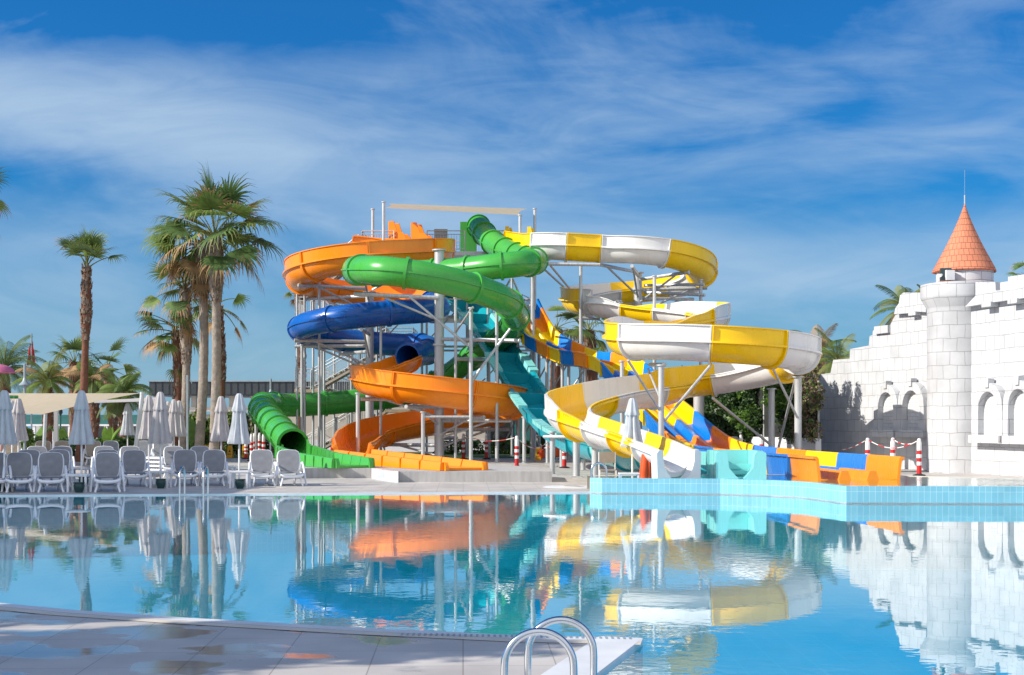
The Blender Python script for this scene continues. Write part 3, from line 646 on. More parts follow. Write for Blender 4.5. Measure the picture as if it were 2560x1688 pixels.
q=P(1178,592,47.4); mb=MB(); mb.box(q+Vector((-.15,.5,0)),(.85,1.2,1.55)); ps.append(build('launch_box',mb,'green_gel',parent=green))
ps+=trough(green,gs(738,63.0),gs(792,75.8),1.3,1.2,.5,.42,'green_gel',.32,seg=6)
ps+=trough(green,gs(795,76.1),gs(884,80.2),1.2,1.2,.42,.30,'green_gel',.32,seg=4)
q0=gs(742,62.4)
for sg,px in ((-1,700),(1,770)):
    mb=MB(); a=gs(px,61.5 if sg<0 else 62.3,.32); X=(gs(884,80.5)-gs(748,62.8)).normalized(); mb.panel([(-.3,0),(-.2,.85),(0,.8),(.4,.6),(1.2,.5),(1.2,0)],a,X,Vector((0,0,1)),.08); ps.append(build('side_cheek',mb,'green_gel',parent=green))
for px,s_,py in ((1332,53.5,690),(1220,50.5,655),(1242,58.5,712),(640,52.5,1050),(760,50.5,1048),(840,50.2,1044)):
    ps.append(post(green,(px-CX)/s_,F/s_,0,CH+(HZ-py)/s_,.10 if px==1332 else .07))
for a,b_ in (((1182,768,60),(1140,830,57)),((1275,700,56.5),(1250,745,54)),((1283,700,56.5),(1330,810,54))): ps.append(bar(green,P(*a),P(*b_),.045))
recentre(green,ps)
# ---------- yellow and white open flume
yel=empty('water_slide','yellow and white banded open water slide curling down in two wide spirals','water slide',gs(1660,60),group='water slides of the tower')
ps=[]
X1,D1,R1=(1595-CX)/51.5,F/51.5,3.05; X2,D2,R2=(1777-CX)/69.4,F/69.4,3.12
ry=.64; H_=.54; lo=.07
cy=[(P(1296,600,49.5),ry,.35,.45),(P(1330,611,51.5),ry,.25,H_),(P(1380,614,53.4),ry,lo,H_)]
def C1(th,z_,wl,wr): cy.append((circ(X1,D1,R1,th,z_),ry,wl,wr))
for th,z_ in ((-125,9.86),(-95,9.75),(-65,9.58),(-35,9.3),(-5,8.95),(25,8.75),(55,8.6),(90,8.42),(125,8.2),(155,7.95),(180,7.72),(210,7.5),(235,7.35)): C1(th,z_,lo,H_)
cy+=[(P(1505,757,54.6),ry,.10,.30),(P(1560,766,55),ry,lo,lo),(P(1630,775,55.6),ry,H_*.6,lo),(P(1700,781,56.3),ry,H_,lo),(P(1755,785,57.6),ry,H_,lo),(P(1779,789,59.8),ry,H_,lo),(P(1764,796,62),ry,H_,lo),(P(1715,806,63.6),ry,.3,lo),(P(1650,816,65),ry,lo,.25),(P(1590,825,66.4),ry,lo,H_)]
def C2(th,z_,wl=lo,wr=H_): cy.append((circ(X2,D2,R2,th,z_),ry,wl,wr))
for th,z_ in ((165,4.95),(190,4.75),(215,4.6),(245,4.5),(275,4.4),(305,4.3),(335,4.2),(0,4.1),(25,3.9),(50,3.7),(75,3.5),(100,3.33)): C2(th if th>150 else th+360,z_)
cy+=[(P(1665,968,67.5),ry,lo,H_),(P(1560,983,69.8),ry,lo,H_),(P(1470,1003,72.6),ry,lo,H_),(P(1425,1020,75.2),ry,lo,H_),(P(1425,1037,78),ry*.97,lo,H_),(P(1465,1052,82.4),ry*.93,lo,.25),(P(1530,1073,87.5),.54,lo,.1),(P(1600,1096,93.4),.5,lo,.1),(P(1660,1120,98.6),.46,lo,.1),(P(1697,1138,101),.46,.1,.1)]
cy[-1]=(P(1694,1137,100.4),.46,.1,.1)
o,_=flume(yel,cy,2.5,['white_gel','yellow_gel'],breaks=[(2,1362,0),(3,1415,1),(3,1503,0),(5,1656,1),(6,1764,0),(15,1472,0),(17,1566,1),(18,1646,0),(29,1591,0),(30,1780,1),(32,1962,0),(36,1778,1),(38,1636,0),(40,1500,1),(43,1452,1),(44,1508,0),(45,1570,1),(46,1634,0)]); ps+=o
# exit piece with moulded front
e=P(1697,1138,101); X=(P(1697,1138,101)-P(1660,1120,98.6)); X.z=0; X.normalize(); 
mb=MB(); Yv=Vector((-X.y,X.x,0)); Zv=Vector((0,0,1))
pl=[(-.58,-e.z+.25),(-.60,.05),(-.52,.14),(-.43,.12)]+[(.43*math.cos(a),.43*math.sin(a)*1.5) for a in [math.pi+math.pi*i/12 for i in range(1,12)]]+[(.43,.12),(.52,.14),(.60,.05),(.58,-e.z+.25)]
mb.panel(pl,e+X*.02,Yv,Zv,-.35); ps.append(build('exit_mouth',mb,'white_gel',parent=yel))

ps.append(post(yel,X1,D1,0,9.0,.20,'support_column')); ps.append(post(yel,(1747-CX)/63.5,F/63.5,0,3.7,.21,'support_column'))
for zz in (5.6,7.0,8.2): mb=MB(); mb.tube([(X1,D1,zz-.05),(X1,D1,zz+.05)],.29,n=16); ps.append(build('column_flange',mb,'steel',parent=yel))
for th,z_ in ((-130,9.12),(-50,8.75),(0,8.25),(30,7.85),(-100,8.95),(100,7.6)):
    ps.append(bar(yel,circ(X1,D1,.1,th,z_-.1),circ(X1,D1,R1+.3,th,z_),.085,'support_arm')); ps.append(bar(yel,circ(X1,D1,.1,th,z_-1.2),circ(X1,D1,R1-.6,th,z_-.1),.05))
for px,s_,py,r_ in ((1452,54,662,.075),(1452,52,800,.085),(1636,55.5,690,.075),(1555,68,903,.075),(1653,73,913,.105),(1929,64.5,972,.13),(1995,69.4,942,.13),(1441,79,1093,.11),(1488,82.5,1115,.11),(1458,70,1045,.08),(1381,76,1080,.09),(1620,93,1136,.07),(1752,53,700,.08)):
    ps.append(post(yel,(px-CX)/s_,F/s_,0,CH+(HZ-py)/s_-.0,r_))
for a,b_,r_ in (((1570,901,75),(1651,1029,73),.045),((1776,914,75.2),(1661,1052,73),.05),((1782,996,69),(1924,1110,64.8),.05),((1933,923,73),(1994,1045,69.5),.045),((1990,942,69.4),(1946,1120,63),.05),((1620,922,70),(1650,995,73),.04),((1625,912,70),(1662,912,73),.07),((1361,674,53.5),(1412,720,50),.05),((1376,664,53.8),(1424,722,51),.05),((1366,660,54.3),(1500,662,54.3),.08),((1440,795,53),(1500,798,53),.07),((1612,714,51.5),(1760,711,53.5),.075),((1612,731,51.5),(1762,738,53.5),.075),((1360,1092,76),(1500,1093,79),.05)):
    ps.append(bar(yel,P(*a),P(*b_),r_))
recentre(yel,ps)
# ---------- multi-lane slide of blue, orange and yellow sections
lane=empty('lane_slide','wavy three lane slide of blue, orange and yellow sections ending in the shallow pool','water slide',gs(2258,105),group='water slides of the tower')
ps=[]; LW=2.05
knots=[(2258,33.8),(2171,36.6),(2097,39.2),(2018,42.2),(1945,45.3),(1885,48.2),(1830,50.8),(1782,53.0),(1740,54.9),(1690,56.9),(1650,58.4),(1606,59.9),(1560,61.3),(1494,63.0),(1431,64.6),(1400,65.4),(1372,66.1),(1338,67.0)]
pr=[(2258,1143),(2171,1137),(2097,1132.6),(2018,1127),(1945,1120),(1885,1114),(1830,1099),(1782,1067),(1737,1026),(1700,999),(1640,935),(1606,899),(1560,884),(1529,881),(1494,879.6),(1464,869),(1431,851),(1400,840),(1373,808),(1353.6,770.6),(1338,735)]
def interp(tb,x):
    for i in range(len(tb)-1):
        if x>=tb[i+1][0]: 
            a,b_=tb[i],tb[i+1]; return a[1]+(b_[1]-a[1])*(x-a[0])/(b_[0]-a[0])
    return tb[-1][1]
def lanept(px,sm=9):
    v=Vector((0,0,0)); n=0
    for d in (-sm*2,-sm,0,sm,sm*2):
        x=min(max(px+d,1338),2258); D_=interp(knots,x); y_=interp(pr,x); s_=F/D_; v+=Vector(((px-CX)/s_ if 0 else (x-CX)/s_,D_,CH+(HZ-y_)/s_)); n+=1
    return v/n
def lanefr(px):
    p=lanept(px); q=lanept(px-14)-lanept(px+14); q.z=0; q.normalize(); return p,q,Vector((-q.y,q.x,0))
bnd=[2258,2171,2097,2018,1945,1885,1830,1782,1737,1690,1650,1612,1572,1529,1494,1464,1431,1400,1372,1353,1338]; cols3=['orange_gel','lane_blue','yellow_gel']
for s_ in range(len(bnd)-1):
    fr_=[];pf=[]; colr=cols3[s_%3]
    for i in range(7):
        px=bnd[s_]+(bnd[s_+1]-bnd[s_])*i/6; c,dv,wv=lanefr(px); z_=c.z; c.z=0; hum=.24; wh=.58; floor_=max(z_-wh,.30)
        xs=[(-.09,z_),(0,z_+.01),(.04,z_-.04),(.10,floor_+.05)]
        for k in (1,2):
            xc=LW*k/3; xs+=[(xc-.16,floor_),(xc-.08,floor_+hum),(xc+.08,floor_+hum),(xc+.16,floor_)]
        xs+=[(LW-.10,floor_+.05),(LW-.04,z_-.04),(LW,z_+.01),(LW+.09,z_),(LW+.09,z_-.05),(LW+.03,z_-.06),(LW-.03,floor_-.02),(LW-.2,floor_-.10),(.2,floor_-.10),(.03,floor_-.02),(-.03,z_-.06),(-.09,z_-.05)]
        fr_.append((c,dv,wv,Vector((0,0,1)))); pf.append(xs)
    mb=MB(); sweep(mb,fr_,pf); o=build('lane_section',mb,colr,parent=lane); ps.append(o)
    if s_>0:
        c,dv,wv=lanefr(bnd[s_]); z_=c.z; c.z=0
        for w_ in (LW+.06,-.06): m2=MB(); m2.box(c+wv*w_+Vector((0,0,z_-.3)),(.05,.09,.56),rot=math.atan2(wv.y,wv.x)+math.pi/2); ps.append(build('joint_flange',m2,colr,parent=o))
for px in (2200,2120,1990,1900,1800,1740,1670,1600,1540,1480,1440,1400,1365):
    c,dv,wv=lanefr(px); z_=c.z-.72; c.z=0
    if z_<.5: q=c+wv*LW*.5; ps.append(post(lane,q.x,q.y,0,max(z_,.25),.09)); continue
    for k in (.2,.8): q=c+wv*LW*k; ps.append(post(lane,q.x,q.y,0,z_,.075))
    a=c+wv*LW*.1; b_=c+wv*LW*.95; a.z=b_.z=z_; ps.append(bar(lane,a,b_,.07,'cross_beam'))
    if z_>2: a=c+wv*LW*.2; b_=c+dv*2.0+wv*LW*.8; a.z=z_-.2; b_.z=1; ps.append(bar(lane,a,b_,.04))
recentre(lane,ps)
# ---------- teal slide
teal=empty('water_slide','teal body slide with pale aqua side walls running steeply down behind the yellow spiral','water slide',gs(1300,58),group='water slides of the tower')
ps=[]
tp=[(1105,738,47.5),(1135,752,48.5),(1165,765,49.5),(1200,800,51),(1232,845,52.6),(1262,893,54.3),(1290,938,56),(1320,985,58),(1352,1028,60.5),(1392,1068,64),(1440,1098,69),(1500,1116,73),(1570,1130,78),(1640,1140,83),(1710,1148,88),(1790,1156,94)]
tv=[(P(*q),.72,.30,.30) for q in tp]
pts,Ln=resample(cr(tv),.2); fr_=frames(pts); k=len(pts)-1; ns=15
for s_ in range(ns):
    i0=round(k*s_/ns); i1=round(k*(s_+1)/ns); seg=fr_[i0:i1+1]; mb=MB()
    n_=len(seg); f=s_/ns; w=.72-.12*f; h=.26+.26*f
    def prf(hh): return [(-w-.16,hh),(-w-.02,hh),(-w+.06,hh-.05),(-w+.14,-.28),(0,-.36),(w-.14,-.28),(w-.06,hh-.05),(w+.02,hh),(w+.16,hh),(w+.14,hh-.06),(w+.02,hh-.08),(w-.06,-.36),(0,-.46),(-w+.06,-.36),(-w-.02,hh-.08),(-w-.14,hh-.06)]
    if s_>=10:
        rr=.52; hp=[(-rr-.10,.12),(-rr,.12)]+[(rr*math.cos(a),rr*math.sin(a)) for a in [math.pi+math.pi*i/12 for i in range(13)]]+[(rr,.12),(rr+.10,.12),(rr+.10,.07),(rr+.04,.06)]+[((rr+.04)*math.cos(a),(rr+.04)*math.sin(a)) for a in [2*math.pi-math.pi*i/12 for i in range(13)]]+[(-rr-.04,.06),(-rr-.10,.07)]
        sweep(mb,seg,[hp]*n_); o=build('chute_section',mb,'aqua_gel' if s_%2 else 'teal_gel',parent=teal); ps.append(o)
        m3=MB(); ubar(m3,seg[0],rr,.1,.1,.08,.05); ps.append(build('joint_flange',m3,'teal_gel',parent=o)); continue
    sweep(mb,seg,[prf(h*.6)]*n_); o=build('chute_section',mb,'teal_gel',parent=teal); ps.append(o)
    m2=MB()
    for sg in (-1,1):
        sub=seg[1:-1] if s_<9 else seg
        if len(sub)>2: sweep(m2,sub,[[(sg*(w-.10),h*.6-.12),(sg*(w+.30),h*.6-.10),(sg*(w+.32),h*.6+.07),(sg*(w-.06),h*.6+.07)]]*len(sub))
    if s_%2==0 or s_>8: ps.append(build('side_wall',m2,'aqua_gel',parent=o))
    m3=MB(); c,T,sd,up=seg[0]; 
    sweep(m3,[(c-T*.03,T,sd,up),(c+T*.03,T,sd,up)],[[(a*1.09,b-.03 if b<0 else b-.01) for a,b in prf(h*.6)[8:]]]*2); ps.append(build('joint_flange',m3,'teal_gel',parent=o))
# exit tub
def tub(cx_,s_,w,m):
    mb=MB(); c=gs(cx_,s_,.30); c=Vector(c)
    X=Vector((1,0,0)); Zv=Vector((0,0,1)); h=.72
    arch=[(-w/2-.1,0),(-w/2-.1,h-.06),(-w/2-.02,h),(-w/2+.12,h),(-w/2+.19,h-.08),(-w/2+.23,h*.42),(-w/2+.38,.12),(-w/2+.52,.0)]
    for sg in (1,-1):
        pl=[(sg*a,b) for a,b in arch]; mb.panel(pl,c,X,Zv,.30)
    mb.box(c+Vector((0,.5,.02)),(w,1.3,.08)); mb.box(c+Vector((-.6*w+.1,.6,h/2)),(.07,1.2,h)); mb.box(c+Vector((.5*w+.05,.85,h/2)),(.07,1.5,h)); mb.box(c+Vector((0,1.5,h*.6)),(w,.07,h*.8))
    mb.box(c+Vector((.1,1.0,.30)),(w*.8,.35,.12)); mb.box(c+Vector((.1,.6,.16)),(w*.7,.35,.10))
    return build('exit_tub',mb,m,parent=teal)
ps.append(tub(1848,99.3,1.06,'aqua_gel'))
mb=MB(); c=gs(1848,99.3,.3); mb.box(c+Vector((.05,1.62,.36)),(1.25,.08,.72)); mb.box(c+Vector((.50,.75,.42)),(.05,1.4,.60)); ps.append(build('splash_wall',mb,'aqua_gel',parent=teal))
mb=MB(); a=P(1722,1122,86); b_=P(1800,1128,97); X=(b_-a); X.z=0; Ln=X.length; X.normalize(); mb.panel([(0,0),(0,.06),(Ln,.12),(Ln,-.55),(Ln*.4,-.3)],Vector((a.x,a.y,a.z-.12)),X,Vector((0,0,1)),.07); ps.append(build('splash_wall',mb,'aqua_gel',parent=teal))
for i in (2,4,6,8,10,12,13):
    c,T,sd,up=fr_[round(k*i/14)]
    for sg in ((-.5,.5) if c.z>2 else (0,)): 
        q=c+sd*sg; ps.append(post(teal,q.x,q.y,0,c.z-.5,.08))
    if c.z>3: ps.append(bar(teal,c+sd*.5+Vector((0,0,-.5)),Vector((c.x-.5,c.y+1.5,.5)),.05))
recentre(teal,ps)
# ================================================================ PLINTH under the two run-outs
mb=MB(); w=lambda px,s_:(gs(px,s_).x,gs(px,s_).y)
mb.prism([w(740,80.3),w(928,80.3),w(960,83.5),w(996,86),w(1380,86),w(1376,80),w(1240,74),w(1000,66),w(740,70)],0,.31)
mb2=mb; build('plinth',mb,'concrete',label='long grey concrete plinth catching the green and orange run-outs',cat='plinth')
# white water sheet falling over the plinth corner
mb=MB(); pts=[(930,80.9),(945,82.2),(962,84.2),(980,85.8),(996,86.5)]
for i in range(len(pts)-1):
    a=gs(*pts[i]);b_=gs(*pts[i+1]); a.y-=.03;b_.y-=.03
    mb.add([a+Vector((0,-.03,0)),b_+Vector((0,-.03,0)),b_+Vector((0,0,.32)),a+Vector((0,0,.32)),b_+Vector((0,.3,.325)),a+Vector((0,.3,.325))],[(0,1,2,3),(3,2,4,5)],0,True)
build('water_spill',mb,'water_foam',label='thin white sheet of water spilling over the bend of the grey plinth',cat='water',kind='stuff')
# ================================================================ TOWER (platform, posts, stairs)
tower=empty('slide_tower','grey steel slide tower with stairs, railings and platforms behind the slides','slide tower',gs(1050,48),group=None)
ps=[]
def rail(parent,a,b_,h=1.05,step=.13,name='railing',r=.022,rb=.009):
    mb=MB(); a=Vector(a);b_=Vector(b_); up=Vector((0,0,1)); Ln=(b_-a).length
    mb.tube([a+up*h,b_+up*h],r*1.3,n=6); mb.tube([a+up*(h*.83),b_+up*(h*.83)],r,n=6); mb.tube([a+up*.12,b_+up*.12],r,n=6)
    n=int(Ln/step)
    for i in range(n+1):
        q=a.lerp(b_,i/max(n,1)); mb.tube([q+up*.12,q+up*(h*.83)],rb,n=4,cap=False)
    np_=max(2,int(Ln/1.6)+1)
    for i in range(np_):
        q=a.lerp(b_,i/(np_-1)); mb.tube([q,q+up*(h+.02)],r*1.5,n=6)
    return build(name,mb,'steel',parent=parent)
ZP=10.45; y0=F/49.0; y1=y0+4.2
xl,xr=(905-CX)/49,(1338-CX)/49
mb=MB(); mb.box(((xl+xr)/2,(y0+y1)/2,ZP-.1),(xr-xl,y1-y0,.2)); dk_=build('platform_deck',mb,'steel',parent=tower); ps.append(dk_)
for a,b_ in (((xl,y0),((985-CX)/49,y0)),(((1068-CX)/49,y0),((1162-CX)/49,y0)),(((1235-CX)/49,y0),((1268-CX)/49,y0)),((xl,y1),(xr,y1)),((xl,y0),(xl,y1-1.3)),((xr,y0),(xr,y1))):
    ps.append(rail(tower,(a[0],a[1],ZP),(b_[0],b_[1],ZP)))
ps+=entry_tub(tower,P(978,604,48.6),R(-14),.9,.98,'orange_gel',ln=.95)
for o in ps[-1:]: pass
ps+=entry_tub(tower,P(1034,606,48.9),R(-14),.9,.95,'orange_gel',ln=.95)
ps+=entry_tub(tower,P(1267,618,49.0),R(-14),.7,1.02,'yellow_gel',ln=.6)
ps+=entry_tub(tower,P(1322,618,49.6),R(-14),.7,.98,'yellow_gel',ln=.6)
# legs
xs=[-9.6,-8.2,-6.9,-4.6,-2.3,0.0,1.05]
for x in xs:
    for yv in (y0+.1,y1-.1): ps.append(post(tower,x,yv,0,ZP-.2 if x>-7.5 else 9.0,.065,'tower_post'))
for x,yv,zt2 in (((743-CX)/51,F/51,8.4),((761.6-CX)/51,F/51,8.0),((783-CX)/50,F/50,7.8),((804-CX)/50,F/50,7.0)): ps.append(post(tower,x,yv,0,zt2,.06,'tower_post'))
for zl in (3.0,5.6,8.0):
    for yv in (y0+.1,y1-.1): ps.append(bar(tower,(xs[0],yv,zl),(xs[-1],yv,zl),.055,'cross_beam'))
for i in range(2,6):
    for zl in (3.0,5.6): ps.append(bar(tower,(xs[i],y0+.1,zl),(xs[i+1],y0+.1,zl+2.4),.035))
# mid platforms at the right
for (xa,xb,zl,ya) in ((-3.6,1.1,7.15,y0-.5),):
    mb=MB(); mb.box(((xa+xb)/2,ya+1.6,zl-.08),(xb-xa,3.2,.16)); ps.append(build('platform_deck',mb,'steel',parent=tower)); ps.append(rail(tower,(xa+2.6,ya,zl),(xb-.6,ya,zl))); ps.append(rail(tower,(xb-.6,ya,zl),(xb,ya+3,zl)))
# stairs: flights turning back and forth at the left
def flight(x0,x1,ya,z0,z1,wd=1.3):
    n=13; mb=MB(); dx=(x1-x0)/n; dz=(z1-z0)/n
    for i in range(n):
        mb.box((x0+dx*(i+.5),ya,z0+dz*(i+1)-.035),(abs(dx)+.05,wd,.07)); mb.box((x0+dx*i+.0,ya,z0+dz*(i+.5)),(.05,wd,abs(dz)))
    o=build('stair_flight',mb,'step_conc',parent=tower); ps.append(o)
    for sg in (-1,1):
        m2=MB(); m2.add([(x0,ya+sg*wd/2,z0-.18),(x1,ya+sg*wd/2,z1-.18),(x1,ya+sg*wd/2,z1-.02),(x0,ya+sg*wd/2,z0-.02),(x0,ya+sg*(wd/2+.04),z0-.18),(x1,ya+sg*(wd/2+.04),z1-.18),(x1,ya+sg*(wd/2+.04),z1-.02),(x0,ya+sg*(wd/2+.04),z0-.02)],[(0,1,2,3),(4,5,6,7),(0,1,5,4),(2,3,7,6)],0,False); build('stringer',m2,'render_beige',parent=o)
    for sg in (-1,1): ps.append(rail(o,(x0,ya+sg*(wd/2+.06),z0),(x1,ya+sg*(wd/2+.06),z1)))
ya,yb=F/47.5,F/47.5+1.7
X0,X1_=(775-CX)/47.5,(905-CX)/47.5
X0=(782-CX)/47.5; zf=[0,2.45,4.6,6.6,8.6,10.45]
X1_=(968-CX)/47.5
flight(X0-.2,X1_,ya,0,2.4); flight(X1_,X0+.5,yb,2.4,3.5); flight(X0,X1_,ya,3.4,5.6); flight(X1_,X0+.5,yb,5.6,7.2); flight(X0,X1_,ya,7.2,8.1); flight(X1_,X0+.5,yb,8.1,9.0); flight((815-CX)/47.5,(900-CX)/47.5,ya,9.0,ZP)
for (xx,zz) in ((X1_+.7,2.4),(X0-.1,3.45),(X1_+.7,5.6),(X0-.1,7.2)):
    mb=MB(); mb.box((xx,(ya+yb)/2,zz-.08),(1.5,3.3,.16)); o=build('landing',mb,'step_conc',parent=tower); ps.append(o)
    e=.7 if xx>-9 else -.7; ps.append(rail(o,(xx+e,ya-.7,zz),(xx+e,yb+.8,zz))); ps.append(rail(o,(xx-.7,ya-.7,zz),(xx+.7,ya-.7,zz)))
ps.append(rail(tower,((745-CX)/47.5,ya,9.05),((815-CX)/47.5,ya,9.05)))
mb=MB(); mb.box((((780-CX)/47.5),ya+.3,9.0),(1.7,2.6,.14)); ps.append(build('landing',mb,'step_conc',parent=tower))
# green privacy board between the tubs
mb=MB(); mb.box(P(1102,597,49)+Vector((0,.05,0)),(.68,.05,1.0)); ps.append(build('board',mb,'seam_grey',parent=tower))
# sail poles
poles=[(932,48.5,523),(959,50.2,505),(1300,50.2,538),(1337,48,522)]
for px,s_,py in poles: ps.append(post(tower,(px-CX)/s_,F/s_,ZP if px<1337 else 0,CH+(HZ-py)/s_,.075,'sail_pole'))
recentre(tower,ps)
for ch in [c for c in bpy.data.objects if c.parent and c.parent.parent==tower]: pass
# shade sail over the tower
def sail(corners,sag,name,label,m,cat='shade sail',n=14):
    a,b_,c,d=[Vector(q) for q in corners]; mb=MB(); vs=[]
    for i in range(n+1):
        for j in range(n+1):
            u_,v_=i/n,j/n
            uu=.5+(u_-.5)*(1-.06*math.sin(math.pi*v_)); vv=.5+(v_-.5)*(1-.05*math.sin(math.pi*u_))
            p=(a*(1-uu)+b_*uu)*(1-vv)+(d*(1-uu)+c*uu)*vv; p.z-=sag*math.sin(math.pi*u_)*math.sin(math.pi*v_); vs.append(p)
    fs=[(i*(n+1)+j,(i+1)*(n+1)+j,(i+1)*(n+1)+j+1,i*(n+1)+j+1) for i in range(n) for j in range(n)]
    mb.add(vs,fs); return build(name,mb,m,label=label,cat=cat)
sail([P(962,520,50),P(1300,538,50),P(1318,522,48),P(972,509,48.2)],.06,'shade_sail','flat beige shade sail stretched on poles above the top platform of the slide tower','sail_cloth')
# ================================================================ VEGETATION
rnd=random.Random(11)
DOWN=Vector((0,0,-1))
def fan(mb,base,az,el,pl,fr_,droop,mi,tip,rg,n=22):
    d=Vector((math.cos(az)*math.cos(el),math.sin(az)*math.cos(el),math.sin(el))); pts=[Vector(base)]; p=Vector(base)
    for i in range(6):
        p=p+d*(pl/6); d=(d+DOWN*.10*droop).normalized(); pts.append(p.copy())
    mb.tube(pts,[.035,.03,.026,.022,.02,.018,.016],n=4,mi=3,cap=False)
    T=d.copy(); side=T.cross(Vector((0,0,1))); 
    if side.length<.1: side=Vector((1,0,0))
    side.normalize(); side=(Matrix.Rotation(rg.uniform(-.6,.6),3,T)@side).normalized(); nrm=side.cross(T).normalized()
    for k in range(n):
        a=R(-88+176*k/(n-1))+rg.uniform(-.03,.03); L_=fr_*(.80+.28*math.cos(a))*rg.uniform(.85,1.08)
        dd=(T*math.cos(a)+side*math.sin(a)).normalized(); q=p.copy(); sd=(side*math.cos(a)-T*math.sin(a)); w0=.012
        ws=[.010,.048,.042,.018,.003]; steps=[0,.32,.30,.26,.26]; vs=[]
        dr=droop*rg.uniform(.6,1.4)*(1 if el<R(45) else .5)
        for j in range(5):
            q=q+dd*L_*steps[j]; dd=(dd+DOWN*(.0,.05,.42,1.1,1.2)[j]*dr).normalized()
            w=ws[j]*fr_*.85; vs+=[q-sd*w+nrm*.012,q+sd*w+nrm*.012]
        fs=[(2*j,2*j+1,2*j+3,2*j+2) for j in range(4)]
        o=len(mb.v); mb.v+=vs
        for j,f in enumerate(fs):
            mb.f.append(tuple(i+o for i in f)); mb.m.append(tip if (j>=2 and rg.random()<tipp(tip)) or (j==3 and tip==2) else mi); mb.sm.append(False)
def tipp(t): return .55 if t==2 else .25
def feather(mb,base,az,el,Ln,droop,mi,rg,w=.55,nl=34):
    d=Vector((math.cos(az)*math.cos(el),math.sin(az)*math.cos(el),math.sin(el))); p=Vector(base); pts=[p.copy()]; ds=[d.copy()]
    for i in range(12):
        p=p+d*(Ln/12); d=(d+DOWN*droop*.13).normalized(); pts.append(p.copy()); ds.append(d.copy())
    mb.tube(pts,[.03*(1-i/13)+.006 for i in range(13)],n=4,mi=3,cap=False)
    for k in range(nl):
        t=.12+.88*k/nl; f=t*12; i=min(int(f),11); q=pts[i].lerp(pts[i+1],f-i); T=ds[i]; sd=T.cross(Vector((0,0,1))).normalized()
        for sg in (-1,1):
            l_=w*(.5+math.sin(math.pi*min(t*1.05,1))*.7)*rg.uniform(.85,1.1); dd=(sd*sg+T*.75+Vector((0,0,.25))).normalized(); vs=[]; x=q.copy()
            for j,(st,ww) in enumerate(((0,.012),(.5,.02),(.5,.003))):
                x=x+dd*l_*st; dd=(dd+DOWN*.45*droop).normalized(); vs+=[x-T*ww,x+T*ww]
            o=len(mb.v); mb.v+=vs
            for f2 in ((0,1,3,2),(2,3,5,4)): mb.f.append(tuple(a+o for a in f2)); mb.m.append(mi); mb.sm.append(False)
FM=['frond_green','frond_dark','frond_dry','frond_yellow']
def trunk_mesh(base,top,r0,r1,rough_from=1.0,rr=1.5,bend=.1,rg=rnd,stub=True,nst=170):
    mb=MB(); base=Vector(base); top=Vector(top); n=44; pts=[];rs=[]
    for i in range(n+1):
        t=i/n; p=base.lerp(top,t)+Vector((math.sin(t*3.1)*bend,math.sin(t*2.3+1)*bend*.5,0)); pts.append(p)
        r_=r0+(r1-r0)*t; r_*=1+.025*math.sin(i*2.9)+.15*max(0,.08-t)/.08
        if t>rough_from: r_*=1+(rr-1)*min((t-rough_from)*9,1)*(1-.35*max(0,t-.9)/.1)
        rs.append(r_)
    mb.tube(pts,rs,n=14)
    if rough_from<1 and stub:
        for k in range(nst):
            t=rg.uniform(rough_from,1); i=min(int(t*n),n-1); c=pts[i].lerp(pts[i+1],t*n-i); r_=rs[i]*.93; a=rg.uniform(0,6.283)
            o=Vector((math.cos(a),math.sin(a),0)); sd=Vector((-math.sin(a),math.cos(a),0)); h=rg.uniform(.14,.30); w=rg.uniform(.035,.08); ou=rg.uniform(.03,.10); q=c+o*r_
            tp_=q+o*ou+Vector((0,0,h))
            mb.add([q-sd*w,q+sd*w,tp_+sd*w*.5,tp_-sd*w*.5,q+o*.05-sd*w*.6+Vector((0,0,.02)),q+o*.05+sd*w*.6+Vector((0,0,.02))],[(0,1,2,3),(4,5,2,3),(0,4,3),(1,2,5)],1,False)
    return mb
def fan_palm(px_b,px_t,py_t,s,r0,r1,label,seed,bark='bark_grey',rough=.8,rr=1.5,nf=22,pl=1.15,fr_=1.05,elr=(-50,85),dry=.35,group='fan palms',name='fan_palm',dryskirt=0,bend=.12,azr=None):
    rg=random.Random(seed); b_=gs(px_b,s); t_=P(px_t,py_t,s); t_.y=b_.y; root=empty(name,label,'palm tree',b_,group=group)
    tl=t_-b_; mb=trunk_mesh((0,0,0),tl,r0,r1,rough,rr,bend,rg); build('trunk',mb,[bark,'bark_fibre'],parent=root)
    crown=MB(); tl=tl+Vector((math.sin(3.1)*bend,math.sin(3.3)*bend*.5,0))
    for k in range(nf):
        el=R(elr[0]+(elr[1]-elr[0])*((k+.5)/nf)**.85); az=k*2.399+rg.uniform(-.3,.3)
        if azr and rg.random()<.5: az=rg.uniform(*azr)
        old=el<R(12); mi=(0 if rg.random()<.6 else 1) if not (old and rg.random()<dry) else 2
        fan(crown,tl+Vector((0,0,rg.uniform(-.25,.15))),az,el,pl*rg.uniform(.8,1.2)*(1 if el<R(60) else .9),fr_*rg.uniform(.85,1.15),1.0 if not old else 1.25,mi,2 if (old or rg.random()<.25) else 3,rg)
    build('crown',crown,FM,parent=root)
    if dryskirt:
        sk=MB()
        for k in range(dryskirt):
            fan(sk,tl+Vector((0,0,rg.uniform(-1.3,-.2))),rg.uniform(0,6.28),R(rg.uniform(-75,-30)),pl*.5,fr_*.85,1.5,2 if rg.random()<.75 else 0,2,rg,n=14)
        build('dry_fronds',sk,FM,parent=root)
    return root
fan_palm(533,537,592,58.5,.215,.175,'tallest fan palm with a shaggy grey upper trunk standing right of its twin',3,rough=.70,rr=1.75,nf=32,pl=1.6,fr_=1.35,elr=(-25,90),dry=.3,bend=.10)
